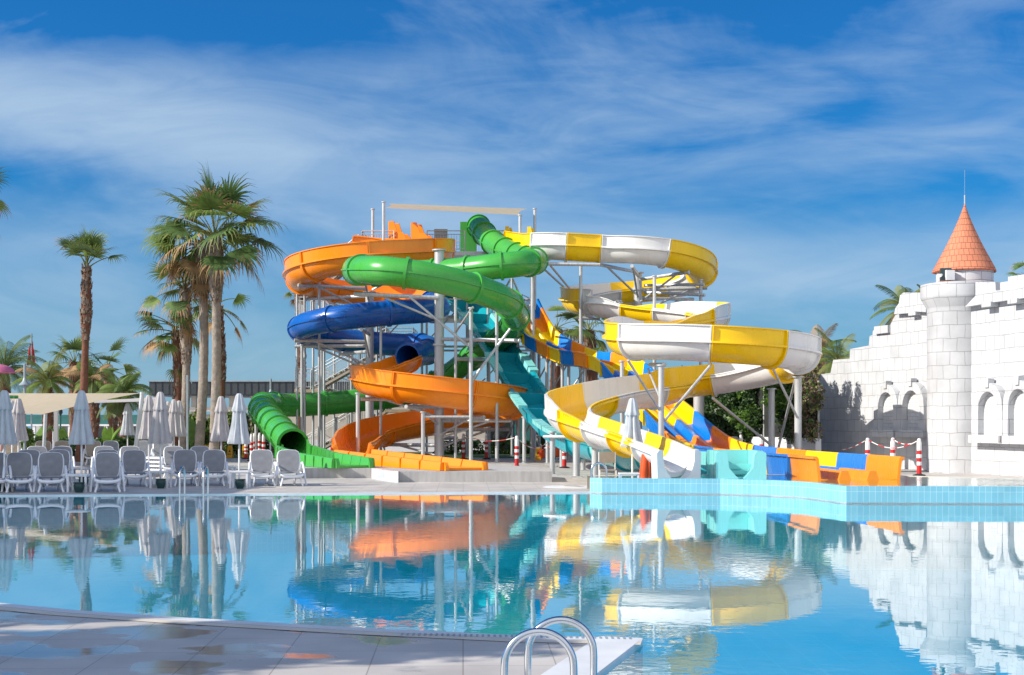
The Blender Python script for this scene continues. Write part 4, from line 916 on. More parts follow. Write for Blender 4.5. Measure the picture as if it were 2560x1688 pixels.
fan_palm(494,503,606,57.5,.215,.175,'tall fan palm with shaggy trunk close left of the tallest palm',14,rough=.74,rr=1.75,nf=18,pl=1.35,fr_=1.1,elr=(-35,55),dry=.45,dryskirt=6,bend=.18,azr=(2.2,4.2))
fan_palm(455,461,722,57,.19,.16,'middle height fan palm with drooping dry fronds left of the two tall palms',25,rough=.55,rr=1.45,nf=17,pl=1.15,fr_=.85,elr=(-40,80),dry=.5,dryskirt=5)
fan_palm(437,441,825,56,.17,.16,'short fan palm with mostly dry hanging fronds below the middle palm',36,bark='bark_brown',rough=.2,rr=1.35,nf=13,pl=1.2,fr_=.8,elr=(-45,45),dry=.75,dryskirt=4,azr=(2.4,3.9))
fan_palm(549,546,765,52,.16,.15,'slim brown fan palm partly hidden behind the tallest palm',47,bark='bark_brown',rough=.5,rr=1.25,nf=10,pl=1.1,fr_=.75,elr=(-45,40),dry=.6)
fan_palm(199,217,668,57,.21,.105,'lone tall slender fan palm with smooth red brown trunk near the left',58,bark='bark_brown',rough=.62,rr=1.7,nf=13,pl=.95,fr_=.85,elr=(38,88),dry=0.0,bend=.06)
fan_palm(-78,-75,500,58,.25,.2,'fan palm cut off by the left edge with only frond tips showing',69,nf=12,pl=1.0,fr_=.95,elr=(-30,85),dry=.2)
fan_palm(176,186,905,44,.2,.2,'low fan palm with green and tan fronds behind the lone tall trunk',70,nf=14,pl=1.1,fr_=.95,elr=(-30,85),dry=.4,bark='bark_brown',rough=.3)
fan_palm(283,268,925,45,.2,.2,'low fan palm with brown drooping fronds right of the lone tall trunk',81,nf=14,pl=1.1,fr_=.9,elr=(-50,75),dry=.6,bark='bark_brown',rough=.3)
fan_palm(1478,1472,828,43,.34,.30,'stout fan palm behind the slides between lane slide and yellow spiral',92,bark='bark_brown',rough=.1,rr=1.15,nf=18,pl=1.2,fr_=1.05,elr=(-50,85),dry=.5)
fan_palm(1374,1392,822,43,.33,.28,'stout shaggy palm trunk behind the steel legs of the lane slide',103,bark='bark_brown',rough=.1,rr=1.15,nf=12,pl=1.2,fr_=.9,elr=(-50,60),dry=.6)
fan_palm(747,747,735,44,.22,.2,'brown palm trunk standing behind the left posts of the slide tower',104,bark='bark_brown',rough=.3,rr=1.3,nf=5,pl=.5,fr_=.5,elr=(-60,20),dry=.7)
fan_palm(2580,2572,690,50,.25,.22,'fan palm tip rising behind the castle wall at the right edge',114,nf=9,pl=.7,fr_=.55,elr=(-30,80),dry=.2)
def feather_palm(px,py,s,label,seed,nf=22,Ln=2.6,w=.5,elr=(-25,80),r=.2,mi=(0,1),group='feather palms',droop=1.0):
    rg=random.Random(seed); b_=gs(px,s); root=empty('feather_palm',label,'palm tree',b_,group=group); top=Vector((0,0,P(px,py,s).z))
    build('trunk',trunk_mesh((0,0,0),top,r*1.2,r,.3,1.3,.05,rg,nst=90),['bark_brown','bark_fibre'],parent=root)
    mb=MB()
    for k in range(nf):
        el=R(elr[0]+(elr[1]-elr[0])*((k+.5)/nf)); feather(mb,top,k*2.399+rg.uniform(-.2,.2),el,Ln*rg.uniform(.8,1.15),droop*rg.uniform(.8,1.3),rg.choice(mi) if rg.random()<.85 or el>R(20) else 2,rg,w)
    build('crown',mb,FM,parent=root); return root
feather_palm(12,925,42,'broad dark green date palm behind the fountain at the far left',201,nf=30,Ln=3.0,w=.65,mi=(1,1,0))
feather_palm(118,955,46,'bright feather palm with tan flower stalks beside the cone lamp post',202,nf=22,Ln=2.0,w=.55,mi=(0,3,0,2))
feather_palm(232,950,47,'small feather palm in front of the brown fan palms',203,nf=18,Ln=1.6,w=.5,mi=(0,1,2))
feather_palm(308,985,49,'bushy feather palm beside the tip of the beige sail',204,nf=22,Ln=1.7,w=.5,mi=(0,1))
feather_palm(2046,880,44,'feather palm rising behind the low end of the castle wall',205,nf=20,Ln=2.3,w=.5,mi=(0,1,2,3))
feather_palm(2093,905,46,'lighter feather palm close beside the stepped castle wall',206,nf=18,Ln=2.0,w=.5,mi=(0,3,0))
feather_palm(2262,775,49,'feather palm peering over the castle wall left of the tower',207,nf=20,Ln=2.2,w=.5,mi=(0,1,3))
feather_palm(2322,752,46,'small feather palm tips directly behind the castle battlement',208,nf=10,Ln=1.3,w=.35,mi=(0,1))
feather_palm(1965,905,38,'far feather palm seen past the right end of the yellow spiral',209,nf=16,Ln=2.4,w=.5,mi=(0,1,2))
def leafmass(mb,c,rad,n,rg,sz=.10,mis=(0,1,2),shell=.55):
    c=Vector(c)
    for k in range(n):
        d=Vector((rg.gauss(0,1),rg.gauss(0,1),rg.gauss(0,1))).normalized(); r_=rg.uniform(shell,1)**.6
        p=c+Vector((d.x*rad[0],d.y*rad[1],d.z*rad[2]))*r_
        a=Vector((rg.gauss(0,1),rg.gauss(0,1),rg.gauss(0,1))).normalized(); b_=a.cross(Vector((rg.gauss(0,1),rg.gauss(0,1),rg.gauss(0,1)))).normalized(); s_=sz*rg.uniform(.6,1.5)
        o=len(mb.v); mb.v+=[p-a*s_,p+b_*s_*.45,p+a*s_,p-b_*s_*.45]; mb.f.append((o,o+1,o+2,o+3)); mb.m.append(rg.choice(mis)); mb.sm.append(False)
LM=['leaf_bright','leaf_mid','leaf_dark','twig','frond_yellow']
def bush(px0,px1,py_top,s,label,seed,n=5,dens=900,mis=(0,1,1,2),sz=.10,name='bush',cat='bush',depth=1.0,group=None,z0=0.1):
    rg=random.Random(seed); a=gs(px0,s); b_=gs(px1,s); H_=P(px0,py_top,s).z; c=(a+b_)/2; root=empty(name,label,cat,c,group=group); mb=MB(); st=MB()
    for k in range(n):
        t=(k+.5)/n; x=a.x+(b_.x-a.x)*t-c.x; w=(b_.x-a.x)/n*.8
        for q in range(3):
            hh=H_*rg.uniform(.75,1.0); zc=z0+(hh-z0)*(q+.5)/3
            leafmass(mb,(x+rg.uniform(-w,w)*.4,rg.uniform(-.3,.3)*depth,zc),(w*rg.uniform(.7,1.1),depth*.6,(hh-z0)/4.2),dens//3,rg,sz,mis,.2)
        st.tube([(x,0,0),(x+rg.uniform(-.1,.1),0,H_*.6)],.035,n=5)
    build('foliage',mb,LM,parent=root); build('stems',st,'twig',parent=root); root.children and None; return root
bush(466,500,1022,50,'yellow green bush filling the gap between the palm trunks',301,n=2,dens=1100,mis=(0,4,4,1))
bush(505,533,1030,49,'lime shrub seen between the two tallest palm trunks',302,n=2,dens=900,mis=(0,4,1))
bush(556,622,1018,47,'tall yellow green hedge behind the right pair of closed parasols',303,n=4,dens=1000,mis=(0,4,4,1,2))
bush(622,700,1045,46,'mixed hedge with reddish twigs left of the green tube mouth',304,n=3,dens=700,mis=(1,2,3,4))
bush(340,372,1085,52,'low dark shrub behind the leaning sail pole',305,n=2,dens=500,mis=(1,2))
bush(58,102,1075,56,'narrow leafy shrub between the umbrellas at the left',306,n=2,dens=500,mis=(0,1,4))
bush(262,330,1082,54,'dark leafy shrub below the small grey green parasol',307,n=3,dens=600,mis=(1,2,1))
bush(160,255,1092,54,'low planting behind the lounger backs',308,n=4,dens=300,mis=(1,2))
bush(1100,1345,1100,46,'low strip of bright shrubs behind the steel legs',309,n=9,dens=260,mis=(0,1,4),z0=0)
bush(1345,1440,1048,45,'green hedge behind the teal slide legs',310,n=5,dens=700,mis=(0,1,2))
bush(1625,1850,985,50,'dark hedge behind the lower yellow spiral',311,n=8,dens=1800,mis=(0,1,1,2))
# vines on the mesh fence
rg=random.Random(5); vr=empty('vine_hedge','green and brown vines hanging over the dark mesh fence left of the castle','hedge',fa); mb=MB(); m2=MB()
for k in range(95):
    t=rg.uniform(0,.97); q=fa.lerp(fb,t)-fa; 
    if t<.12: continue
    top=3.5+.5*math.sin(t*9)+(.9 if .12<t<.45 else 0)
    zz=rg.uniform(1.5,top) if t>.5 else rg.uniform(1.3,top)
    leafmass(mb,q+Vector((-.15,-.25,zz)),(.55,.35,.5),330,rg,.085,(0,0,1,1) if (t<.5 and rg.random()<.75) else (1,2,2,2),.1)
for k in range(30):
    t=rg.uniform(0,.16) if k<22 else rg.uniform(.5,.9); q=fa.lerp(fb,t)-fa; leafmass(m2,q+Vector((-.1,-.2,rg.uniform(1.3,4.2 if t<.2 else 3.6))),(.35,.3,.55),300,rg,.07,(3,3,3,4,1),.1)
build('foliage',mb,LM,parent=vr); build('dry_vines',m2,LM,parent=vr)
# broad-leaf plants
def banana(px,py_top,s,label,seed,n=6):
    rg=random.Random(seed); root=empty('broadleaf_plant',label,'plant',gs(px,s)); H_=P(px,py_top,s).z; mb=MB()
    for k in range(n):
        az=rg.uniform(0,6.28); d=Vector((math.cos(az)*.35,math.sin(az)*.35,1)).normalized(); p=Vector((0,0,.2)); sd=Vector((-math.sin(az),math.cos(az),0)); vs=[]
        for j in range(8):
            t=j/7; w=.16*math.sin(math.pi*min(max((t-.25)/.75,0),1))+.012; vs+=[p-sd*w,p+Vector((0,0,.02)),p+sd*w]; p=p+d*H_/7*rg.uniform(.9,1.05); d=(d+DOWN*.10*j/4+Vector((math.cos(az),math.sin(az),0))*.05).normalized()
        fs=[]; 
        for j in range(7): fs+=[(3*j,3*j+1,3*j+4,3*j+3),(3*j+1,3*j+2,3*j+5,3*j+4)]
        mb.add(vs,fs,0 if rg.random()<.7 else 1)
    build('leaves',mb,LM,parent=root); st=MB(); st.tube([(0,0,0),(0,0,.5)],.05,n=6); build('stem',st,'twig',parent=root); return root
banana(265,1062,55,'glossy broad leaved plant behind the lounger right of the large parasol',1,6); banana(165,1066,52,'arching banana plant behind the white rail',2,7); banana(88,1060,54,'upright broad leaved plant between the left parasols',3,6); banana(478,1030,53,'tall banana leaves beside the thin grey lamp pole',4,6)
# ================================================================ FURNITURE ON THE DECK
def make_lounger(m='mesh_grey'):
    r_=empty('sun_lounger','white framed grey mesh sun lounger','sun lounger')
    mb=MB(); a=Vector((0,1.20,.355)); u_=Vector((0,.36,.66)).normalized(); 
    out=[(-.235,0),(-.275,.10),(-.30,.30),(-.298,.50),(-.27,.615),(-.20,.66),(0,.675),(.20,.66),(.27,.615),(.298,.50),(.30,.30),(.275,.10),(.235,0)]
    pts=[a+Vector((x,0,0))+u_*t for x,t in out]; mb.tube(pts,.025,n=8,closed=True); build('back_frame',mb,'white_plastic',parent=r_)
    mb=MB(); n_=u_.cross(Vector((1,0,0))).normalized(); mb.panel([(x*.97,t) for x,t in out],a-n_*.01,Vector((1,0,0)),u_,.02); build('back_mesh',mb,m,parent=r_)
    mb=MB()
    for sg in (-1,1): mb.tube([(sg*.30,1.28,.33),(sg*.31,.6,.33),(sg*.31,.10,.33),(sg*.28,.02,.31)],.028,n=8)
    pts=[(-.30,.03,.31),(-.2,.0,.275),(0,-.01,.262),(.2,.0,.275),(.30,.03,.31)]; mb.tube(pts,[.035,.045,.045,.045,.035],n=8)
    build('seat_frame',mb,'white_plastic',parent=r_)
    mb=MB(); mb.add([(-.29,.05,.345),(.29,.05,.345),(.29,.6,.325),(-.29,.6,.325),(-.28,1.2,.36),(.28,1.2,.36)],[(0,1,2,3),(3,2,5,4)]); build('seat_mesh',mb,m,parent=r_)
    for sg in (-1,1):
        mb=MB(); mb.tube([(sg*.31,1.18,.42),(sg*.335,1.10,.60),(sg*.35,.86,.62),(sg*.365,.62,.50),(sg*.385,.42,.22),(sg*.41,.28,.0)],[.022,.028,.032,.032,.03,.026],n=8); build('arm_rest',mb,'white_plastic',parent=r_)
        mb=MB(); mb.tube([(sg*.24,.12,.30),(sg*.25,.08,.16),(sg*.30,.02,.0)],[.03,.026,.028],n=8); build('leg',mb,'white_plastic',parent=r_)
        mb=MB(); mb.tube([(sg*.22,1.20,.32),(sg*.19,1.35,.12),(sg*.18,1.5,.07)],.025,n=6); mb.tube([(sg*.15,1.5,.075),(sg*.20,1.5,.075)],.075,n=14); build('wheel_leg',mb,'white_plastic',parent=r_)
    return r_
LO=make_lounger(); LT=make_lounger('mesh_taupe'); used={'a':False,'b':False}
def put_l(px,s,label,kind='a',rz=0):
    src=LO if kind=='a' else LT; loc=gs(px,s); rz+=math.atan2(-loc.x,loc.y)
    if not used[kind]: used[kind]=True; src.location=loc; src['label']=label; src['group']='sun loungers set out in rows'; src.rotation_euler=(0,0,rz); return src
    return dup(src,loc,rz,label,'sun loungers set out in rows')
ordn=['first','second','third','fourth','fifth','sixth','seventh','eighth','ninth','tenth']
for i,(px,s) in enumerate(((-12,101),(48,101),(127.5,101),(269,101),(339,93),(465,92),(533,92),(660,92),(730,92))): put_l(px,s,('lounger cut off by the left edge in the front row' if i==0 else 'grey mesh lounger in the front row by the pool, %s whole one from the left'%ordn[i-1]),rz=[0,0,0,0,.03,.02,-.02,.05,.07][i])
for i,px in enumerate((72,146,268)): put_l(px,91.5,'grey mesh lounger directly behind the front row, %s from the left'%ordn[i])
for i,px in enumerate((92,155,260,325,434,500)): put_l(px,79.5,'grey mesh lounger in the third row, %s from the left'%ordn[i])
for i,(px,kd) in enumerate(((32,'b'),(108,'b'),(155,'b'),(233,'b'),(277,'a'),(360,'a'),(402,'a'))): put_l(px,61.5,'%s mesh lounger in the back row, %s from the left'%('taupe' if kd=='b' else 'grey',ordn[i]),kd)
# stacks of folded white loungers
mb=MB(); 
def folded(px,s,k,label):
    r_=empty('folded_lounger',label,'sun lounger',gs(px,s,.12+.13*k),.9,group='folded loungers in piles'); m=MB()
    for i in range(15): m.box((0,-.85+i*.122,.05),(.58,.075,.03),ax=None)
    build('slats',m,'white_plastic',parent=r_); m=MB()
    for sg in (-1,1): m.tube([(sg*.31,-.95,.02),(sg*.31,.95,.02)],.03,n=6); m.tube([(sg*.31,-.7,.02),(sg*.31,-.7,-.10)],.02,n=5); m.tube([(sg*.31,.7,.02),(sg*.31,.7,-.10)],.02,n=5)
    build('side_rails',m,'white_plastic',parent=r_)
for k in range(4): folded(386,74,k,'%s white slatted lounger in the pile left of centre'%['lowest','second lowest','second highest','topmost'][k])
for k in range(3): folded(448,68,k,'%s white slatted lounger in the small pile below the clustered parasols'%['lowest','middle','topmost'][k])
# closed parasols
def make_parasol(m):
    r_=empty('closed_parasol','closed parasol','parasol'); ph=rnd.uniform(0,6)
    fold=lambda a,z:1+.17*math.sin(8*a+ph+z*.8)+.06*math.sin(17*a+z*3)
    mb=MB(); mb.lathe([(.125,2.18),(.15,2.05),(.18,1.8),(.215,1.55),(.26,1.32),(.28,1.20),(.265,1.17)],n=56,fold=fold); build('canopy',mb,m,parent=r_)
    mb=MB(); mb.lathe([(.005,2.56),(.05,2.555),(.085,2.51),(.115,2.40),(.15,2.24),(.19,2.10),(.175,2.06),(.12,2.08)],n=40,fold=lambda a,z:1+.10*math.sin(8*a+ph)); build('cap',mb,m,parent=r_)
    mb=MB(); mb.tube([(0,0,0),(0,0,2.5)],.026,n=8); build('pole',mb,'white_paint',parent=r_)
    mb=MB(); mb.box((0,0,.04),(.5,.5,.08)); build('base',mb,'concrete',parent=r_)
    return r_
PW=make_parasol('umbrella_cloth'); PC=make_parasol('umbrella_cream'); u2={}
def put_p(px,s,label,kind='w',h=1.0,rz=0):
    src=PW if kind=='w' else PC
    if kind not in u2: u2[kind]=1; src.location=gs(px,s); src.scale=(1,1,h); src['label']=label; src['group']='closed parasols'; return
    dup(src,gs(px,s),rz,label,'closed parasols',(1,1,h))
put_p(204,97.5,'largest closed white parasol between the front loungers','w',1.0)
put_p(11,98,'closed pale parasol at the far left edge','w',1.0,.4)
put_p(598,92.5,'closed white parasol right of the tall palm trunks, nearest the green tube','w',.985,.9)
put_p(401,93,'closed cream parasol at the front of the middle cluster','c',1.0)
put_p(46,78,'closed cream parasol behind the one at the left edge','c',.98,.5)
put_p(553,82,'closed grey white parasol in front of the tallest palm','c',.99,1.2)
put_p(372,78,'closed cream parasol beside the leaning sail pole','c',1.02,.7)
put_p(435,66,'cream parasol at the left of the rear pair in the middle cluster','c',1.02,.2); put_p(448,64,'cream parasol at the right of the rear pair in the middle cluster','c',1.01,1.0)
put_p(421,58,'thin far parasol half hidden in the middle cluster','c',1.03,.1)
put_p(319,58,'small grey green closed parasol left of the leaning pole','w',1.0,.3)
put_p(30,66,'far closed parasol behind the left fountain','w',1.0,.3)
put_p(1581,95,'lone closed parasol standing in front of the yellow slide','w',.93,.6)
def make_table():
    r_=empty('side_table','white side table','table'); mb=MB(); mb.box((0,0,.43),(.52,.46,.03)); mb.box((0,0,.405),(.46,.40,.03)); build('table_top',mb,'white_plastic',parent=r_)
    for x in (-1,1):
        for y in (-1,1): m=MB(); m.box((x*.22,y*.19,.20),(.05,.05,.40)); build('leg',m,'white_plastic',parent=r_)
    return r_
T0=make_table()
for i,(px,s,l) in enumerate(((198,100,'white side table under the largest parasol'),(200,88,'white side table behind the one under the largest parasol'),(402,94,'white side table below the front cream parasol'),(600,94,'white side table below the parasol nearest the green tube'),(10,97,'white side table at the far left edge'),(1572,97.5,'white side table beside the lone parasol on the raised pool edge'),(566,84,'white side table partly hidden behind the front loungers'))):
    if i==0: T0.location=gs(px,s); T0['label']=l; T0['group']='white side tables'
    else: dup(T0,gs(px,s),0,l,'white side tables')
def make_pot():
    mb=MB(); mb.lathe([(.0,.0),(.085,0),(.12,.09),(.135,.17),(.12,.22),(.14,.235),(.135,.255),(.11,.25),(.10,.20),(.0,.19)],n=24); return build('pot',mb,'pot_green',label='dark green glazed pot',cat='pot')
p0=make_pot()
for i,(px,s,l) in enumerate(((197.5,101,'dark green round pot in front of the largest parasol'),(209,92,'dark green pot behind the front one at the largest parasol'),(402,95,'dark green pot under the table of the front cream parasol'),(600,95.5,'dark green pot under the table nearest the green tube'),(2,99,'dark green pot cut by the left edge'))):
    if i==0: p0.location=gs(px,s); p0['label']=l; p0['group']='dark green pots'
    else:
        c=p0.copy(); link(c); c.location=gs(px,s); c['label']=l
# pool handrails
def handrail(name,label,paths,r_,steps=None,mt='chrome'):
    b0=Vector(paths[0][0]); root=empty(name,label,'handrail',b0); 
    for p in paths:
        pts=[(Vector(q),) for q in p]; q=[a[0]-b0 for a in cr(pts,10)]; mb=MB(); mb.tube(q,r_,n=16); build('rail',mb,mt,parent=root)
    if steps:
        for a,b_ in steps: mb=MB(); mb.tube([Vector(a)-b0,Vector(b_)-b0],.03,n=8); build('step',mb,mt,parent=root)
def arch(x0,x1,y,zt,z0,z1):
    c=(x0+x1)/2; w=(x1-x0)/2; pts=[(x0,y,z0),(x0,y,zt-w-.22)]
    for i in range(9):
        a=math.pi-math.pi*i/8; pts.append((c+w*math.cos(a),y,zt-w+w*math.sin(a)))
    return pts+[(x1,y,zt-w-.22),(x1,y,z1)]
s1,s2=391,369
handrail('pool_handrail','brushed steel twin arched handrail in the foreground at the pool corner',[arch((1261-CX)/s1,(1434-CX)/s1,F/s1,CH-(1569-HZ)/s1-.025,0,-.9),arch((1320-CX)/s2,(1484-CX)/s2,F/s2,CH-(1540-HZ)/s2-.025,0,-.9)],.0245,[((.39,F/s1,-.3),(.55,F/s2,-.3)),((.39,F/s1,-.6),(.55,F/s2,-.6))])
MATS['chrome'].node_tree.nodes['Principled BSDF']
def uarch(x,y,zt=.67):
    return [(x,y+.42,0),(x,y+.42,zt-.25),(x,y+.36,zt-.06),(x,y+.22,zt),(x,y+.05,zt-.04),(x,y-.06,zt-.20),(x,y-.08,zt-.4),(x,y-.08,-1.0)]
yf=33.42
handrail('pool_handrail','steel pool ladder rails on the far edge in front of the loungers',[uarch((452-CX)/104.6,yf),uarch((511-CX)/104.6,yf)],.024,[(((452-CX)/104.6,yf-.08,-.3),((511-CX)/104.6,yf-.08,-.3))])
q=gs(1479,100.5); handrail('pool_handrail','steel arched handrail over the corner of the blue tiled wall',[arch(q.x,q.x+.39,q.y+.25,.71,0,.3),arch(q.x+.06,q.x+.42,q.y+.75,.71,0,.3)],.022)
# striped bollards
def make_bollard():
    r_=empty('striped_bollard','striped bollard','bollard'); mb=MB(); mb.lathe([(0,0),(.20,0),(.20,.035),(.10,.06),(.085,.07)],n=24); build('base',mb,'black_rubber',parent=r_)
    mb=MB(); zs_=[.06,.34,.46,.58,.70,.82,.94]; 
    for i in range(6): mb.lathe([(.078,zs_[i]),(.078,zs_[i+1])],n=18,mi=i%2)
    mb.lathe([(.078,.94),(.078,1.08),(.06,1.12),(.055,1.20),(.03,1.215),(0,1.22)],n=18,mi=1); mb.lathe([(.086,.58),(.086,.70)],n=18,mi=1)
    build('post',mb,['red_paint','white_paint'],parent=r_); return r_
b0=make_bollard(); first=True
BL=[(2298,77,'striped bollard right in front of the castle tower'),(2232,74,'striped bollard with chain below the castle niche'),(2169,75,'striped bollard beside the end of the lane slide'),(1292,65,'striped bollard right of the grey plinth under the teal slide'),(1411,66,'striped bollard just left of the yellow slide legs'),(1216,53.5,'far striped bollard behind the steel legs in the middle'),(1158.6,54,'striped bollard close right of the lower orange flume'),(807.6,46,'striped bollard standing alone before the tower stairs'),(629,55.5,'striped bollard at the left of the crowded group by the green tube'),(636,52.5,'striped bollard second in the group by the green tube'),(649,51,'striped bollard third in the group by the green tube'),(659,53,'striped bollard nearest the green tube in the group'),(1852,60,'striped bollard behind the run-out of the lane slide, left one'),(1903,60,'striped bollard behind the run-out of the lane slide, right one')]
for px,s,l in BL:
    if first: b0.location=gs(px,s); b0['label']=l; b0['group']='red and white striped bollards'; first=False
    else: dup(b0,gs(px,s),0,l,'red and white striped bollards')
dup(b0,gs(615,53),0,'short striped bollard left of the group by the green tube','red and white striped bollards',(1,1,.72))
def chain(a,b_,sag,label):
    mb=MB(); n=24; pr=None
    for i in range(n+1):
        t=i/n; q=a.lerp(b_,t)-Vector((0,0,sag*4*t*(1-t)))
        if pr is not None: mb.tube([pr,q],.016,n=5,mi=(i//3)%2)
        pr=q
    build('barrier_chain',mb,['red_paint','white_paint'],label=label,cat='chain',group='red and white barrier chains')
top=lambda px,s:gs(px,s,1.17)
chain(top(2169,75),top(2298,77),.28,'red and white chain hung between the outer bollards by the castle'); chain(top(2232,74),top(2298,77),.16,'short chain hung to the bollard before the castle tower'); chain(top(2169,75),gs(2105,70,.75),.05,'chain leading from the left castle bollard towards the wall')
chain(top(1158.6,54),top(1292,65),.22,'chain sagging before the plinth to the middle bollard'); chain(top(1292,65),gs(1372,60,.95),.35,'chain running from the middle bollard towards the teal slide'); chain(top(1411,66),gs(1360,62,.7),.1,'chain tied to the bollard left of the yellow slide'); chain(top(807.6,46),gs(870,44,1.0),.3,'chain running before the stairs to the red box'); 
# wet floor signs
def sign(px,s,label):
    r_=empty('floor_sign',label,'sign',gs(px,s),group='yellow floor signs')
    for sg in (-1,1):
        mb=MB(); ax=Matrix.Rotation(sg*.22,3,'X'); mb.panel([(-.14,0),(-.14,.04),(-.11,.62),(.11,.62),(.14,.04),(.14,0)],Vector((0,sg*.14,0)),Vector((1,0,0)),Vector((0,-sg*.22,.975)),.02); build('board',mb,'yellow_sign',parent=r_)
    mb=MB(); mb.panel([(-.06,.30),(.06,.30),(0,.42)],Vector((0,-.16,0)),Vector((1,0,0)),Vector((0,.22,.975)),.004); mb.panel([(-.08,.18),(.08,.18),(.08,.21),(-.08,.21)],Vector((0,-.16,0)),Vector((1,0,0)),Vector((0,.22,.975)),.004); build('warning_mark',mb,'black_rubber',parent=r_)
sign(575,51.5,'yellow folding floor sign left of the two behind the loungers'); sign(612,51,'yellow folding floor sign right of the two behind the loungers'); sign(517,50,'yellow floor sign between the palm trunks'); sign(1345,55,'yellow folding floor sign beside the orange buoy')
# orange rescue buoys on stands
def buoy(px,s,z,label,tall=False):
    r_=empty('rescue_buoy',label,'buoy',gs(px,s),group='orange rescue buoys'); mb=MB()
    if tall: mb.tube([(0,0,.05),(.02,0,.45),(.05,0,.92)],[.09,.13,.10],n=14); mb.tube([(.13,-.02,.05),(.15,-.02,.85)],[.07,.08],n=12)
    else: mb.lathe([(.05,-.22),(.15,-.17),(.18,0),(.15,.17),(.05,.22)],c=(0,0,z),n=20); mb.lathe([(.04,-.16),(.12,-.12),(.14,0),(.12,.12),(.04,.16)],c=(.22,.1,z-.05),n=16)
    build('float',mb,'orange_buoy',parent=r_); mb=MB(); mb.tube([(0,.05,0),(0,.05,z+.4)],.025,n=6); build('stand',mb,'steel',parent=r_)
buoy(1354,55,.30,'orange rescue buoy hanging low beside the yellow floor sign'); buoy(1393,57,.42,'orange rescue buoy behind the bollard left of the yellow slide'); buoy(1609,98,.35,'tall orange rescue float leaning beside the white slide mouth',True)
# chair at the raised pool
r_=empty('chair','plain chair with grey woven back beside the lone parasol','chair',gs(1519,92))
mb=MB(); mb.box((0,.2,.78),(.44,.03,.30)); build('backrest',mb,'mesh_taupe',parent=r_); mb=MB(); mb.box((0,0,.44),(.44,.42,.03)); build('seat',mb,'mesh_taupe',parent=r_)
for x in (-1,1):
    for y in (-1,1): mb=MB(); mb.tube([(x*.22,y*.2,0),(x*.22,y*.2,.93 if y>0 else .44)],.018,n=6); build('leg',mb,'white_paint',parent=r_)
# hydrant and red box
mb=MB(); mb.lathe([(0,0),(.11,0),(.10,.65),(.13,.66),(.13,.75),(.11,.80),(.0,.88)],n=18); mb.tube([(-.15,0,.55),(.15,0,.55)],.05,n=8); build('hydrant',mb,'red_paint',label='slim red hydrant post before the tower stairs',cat='hydrant',loc=gs(831,45.5))
r_=empty('hose_cabinet','dark red metal cabinet standing left of the lower orange flume','cabinet',gs(872,45)); mb=MB(); mb.box((0,0,.52),(.62,.4,.80)); build('body',mb,'dark_red',parent=r_); mb=MB(); mb.box((0,-.21,.52),(.54,.02,.72)); build('door',mb,'red_paint' if False else 'dark_red',parent=r_); mb=MB(); mb.box((0,0,.95),(.7,.46,.05)); build('lid',mb,'dark_red',parent=r_)
# blue padded board leaning by the teal slide
mb=MB(); mb.box((0,0,.72),(.5,.12,1.4)); build('foam_mat',mb,'blue_pad',label='upright blue foam mat below the teal slide',cat='mat',loc=gs(1376,56))
# lamps
def cone_lamp(px,s,zc,ztop,label,r=.24):
    r_=empty('cone_lamp',label,'street lamp',gs(px,s),group='grey cone lamp posts'); mb=MB(); mb.tube([(0,0,0),(0,0,ztop)],.055,n=10); build('pole',mb,'lamp_grey',parent=r_)
    mb=MB(); mb.lathe([(.05,zc+.30),(.075,zc+.24),(.11,zc+.14),(r,zc),(r,zc-.03),(.07,zc-.02),(.06,zc-.25)],n=28); build('lamp_shade',mb,'lamp_grey',parent=r_)
cone_lamp(62,58,3.36,4.25,'grey cone shaped lamp post among the palms at the left'); cone_lamp(677,48,3.15,4.0,'grey cone lamp post behind the bend of the green tube')
r_=empty('lamp_pole','thin blue grey pole with a small bracket among the palm trunks','pole',gs(469,60)); mb=MB(); mb.tube([(0,0,0),(0,0,3.7)],.045,n=8); build('pole',mb,'lamp_grey',parent=r_); mb=MB(); mb.tube([(0,0,3.45),(.12,0,3.5),(.18,0,3.35)],.02,n=6); build('bracket',mb,'lamp_grey',parent=r_)
r_=empty('globe_lamp','small dark lantern on a green post behind the sail','street lamp',gs(151,45)); mb=MB(); mb.tube([(0,0,0),(0,0,2.1)],.05,n=8); build('pole',mb,'teal_wall',parent=r_); mb=MB(); mb.lathe([(.03,2.1),(.13,2.25),(.12,2.4),(.02,2.5)],n=12); build('lantern',mb,'glass_dark',parent=r_)
# flag pole with a draped red flag
r_=empty('flag_pole','tall flag pole with a limp red flag behind the left palms','flag pole',gs(79,42)); mb=MB(); mb.tube([(0,0,0),(0,0,7.0)],.05,n=8); build('pole',mb,'lamp_grey',parent=r_)
mb=MB(); vs=[];n_=12
for i in range(n_+1):
    z_=6.6-1.5*i/n_; w=.05+.22*(i/n_)**.7; vs+=[(-w+.03*math.sin(i),.03*math.cos(i*1.3),z_),(0,.05*math.sin(i*.9),z_+.05),(w*.9,.04*math.cos(i),z_-.02)]
mb.add(vs,[f for i in range(n_) for f in ((3*i,3*i+1,3*i+4,3*i+3),(3*i+1,3*i+2,3*i+5,3*i+4))]); build('flag',mb,'flag_red',parent=r_)
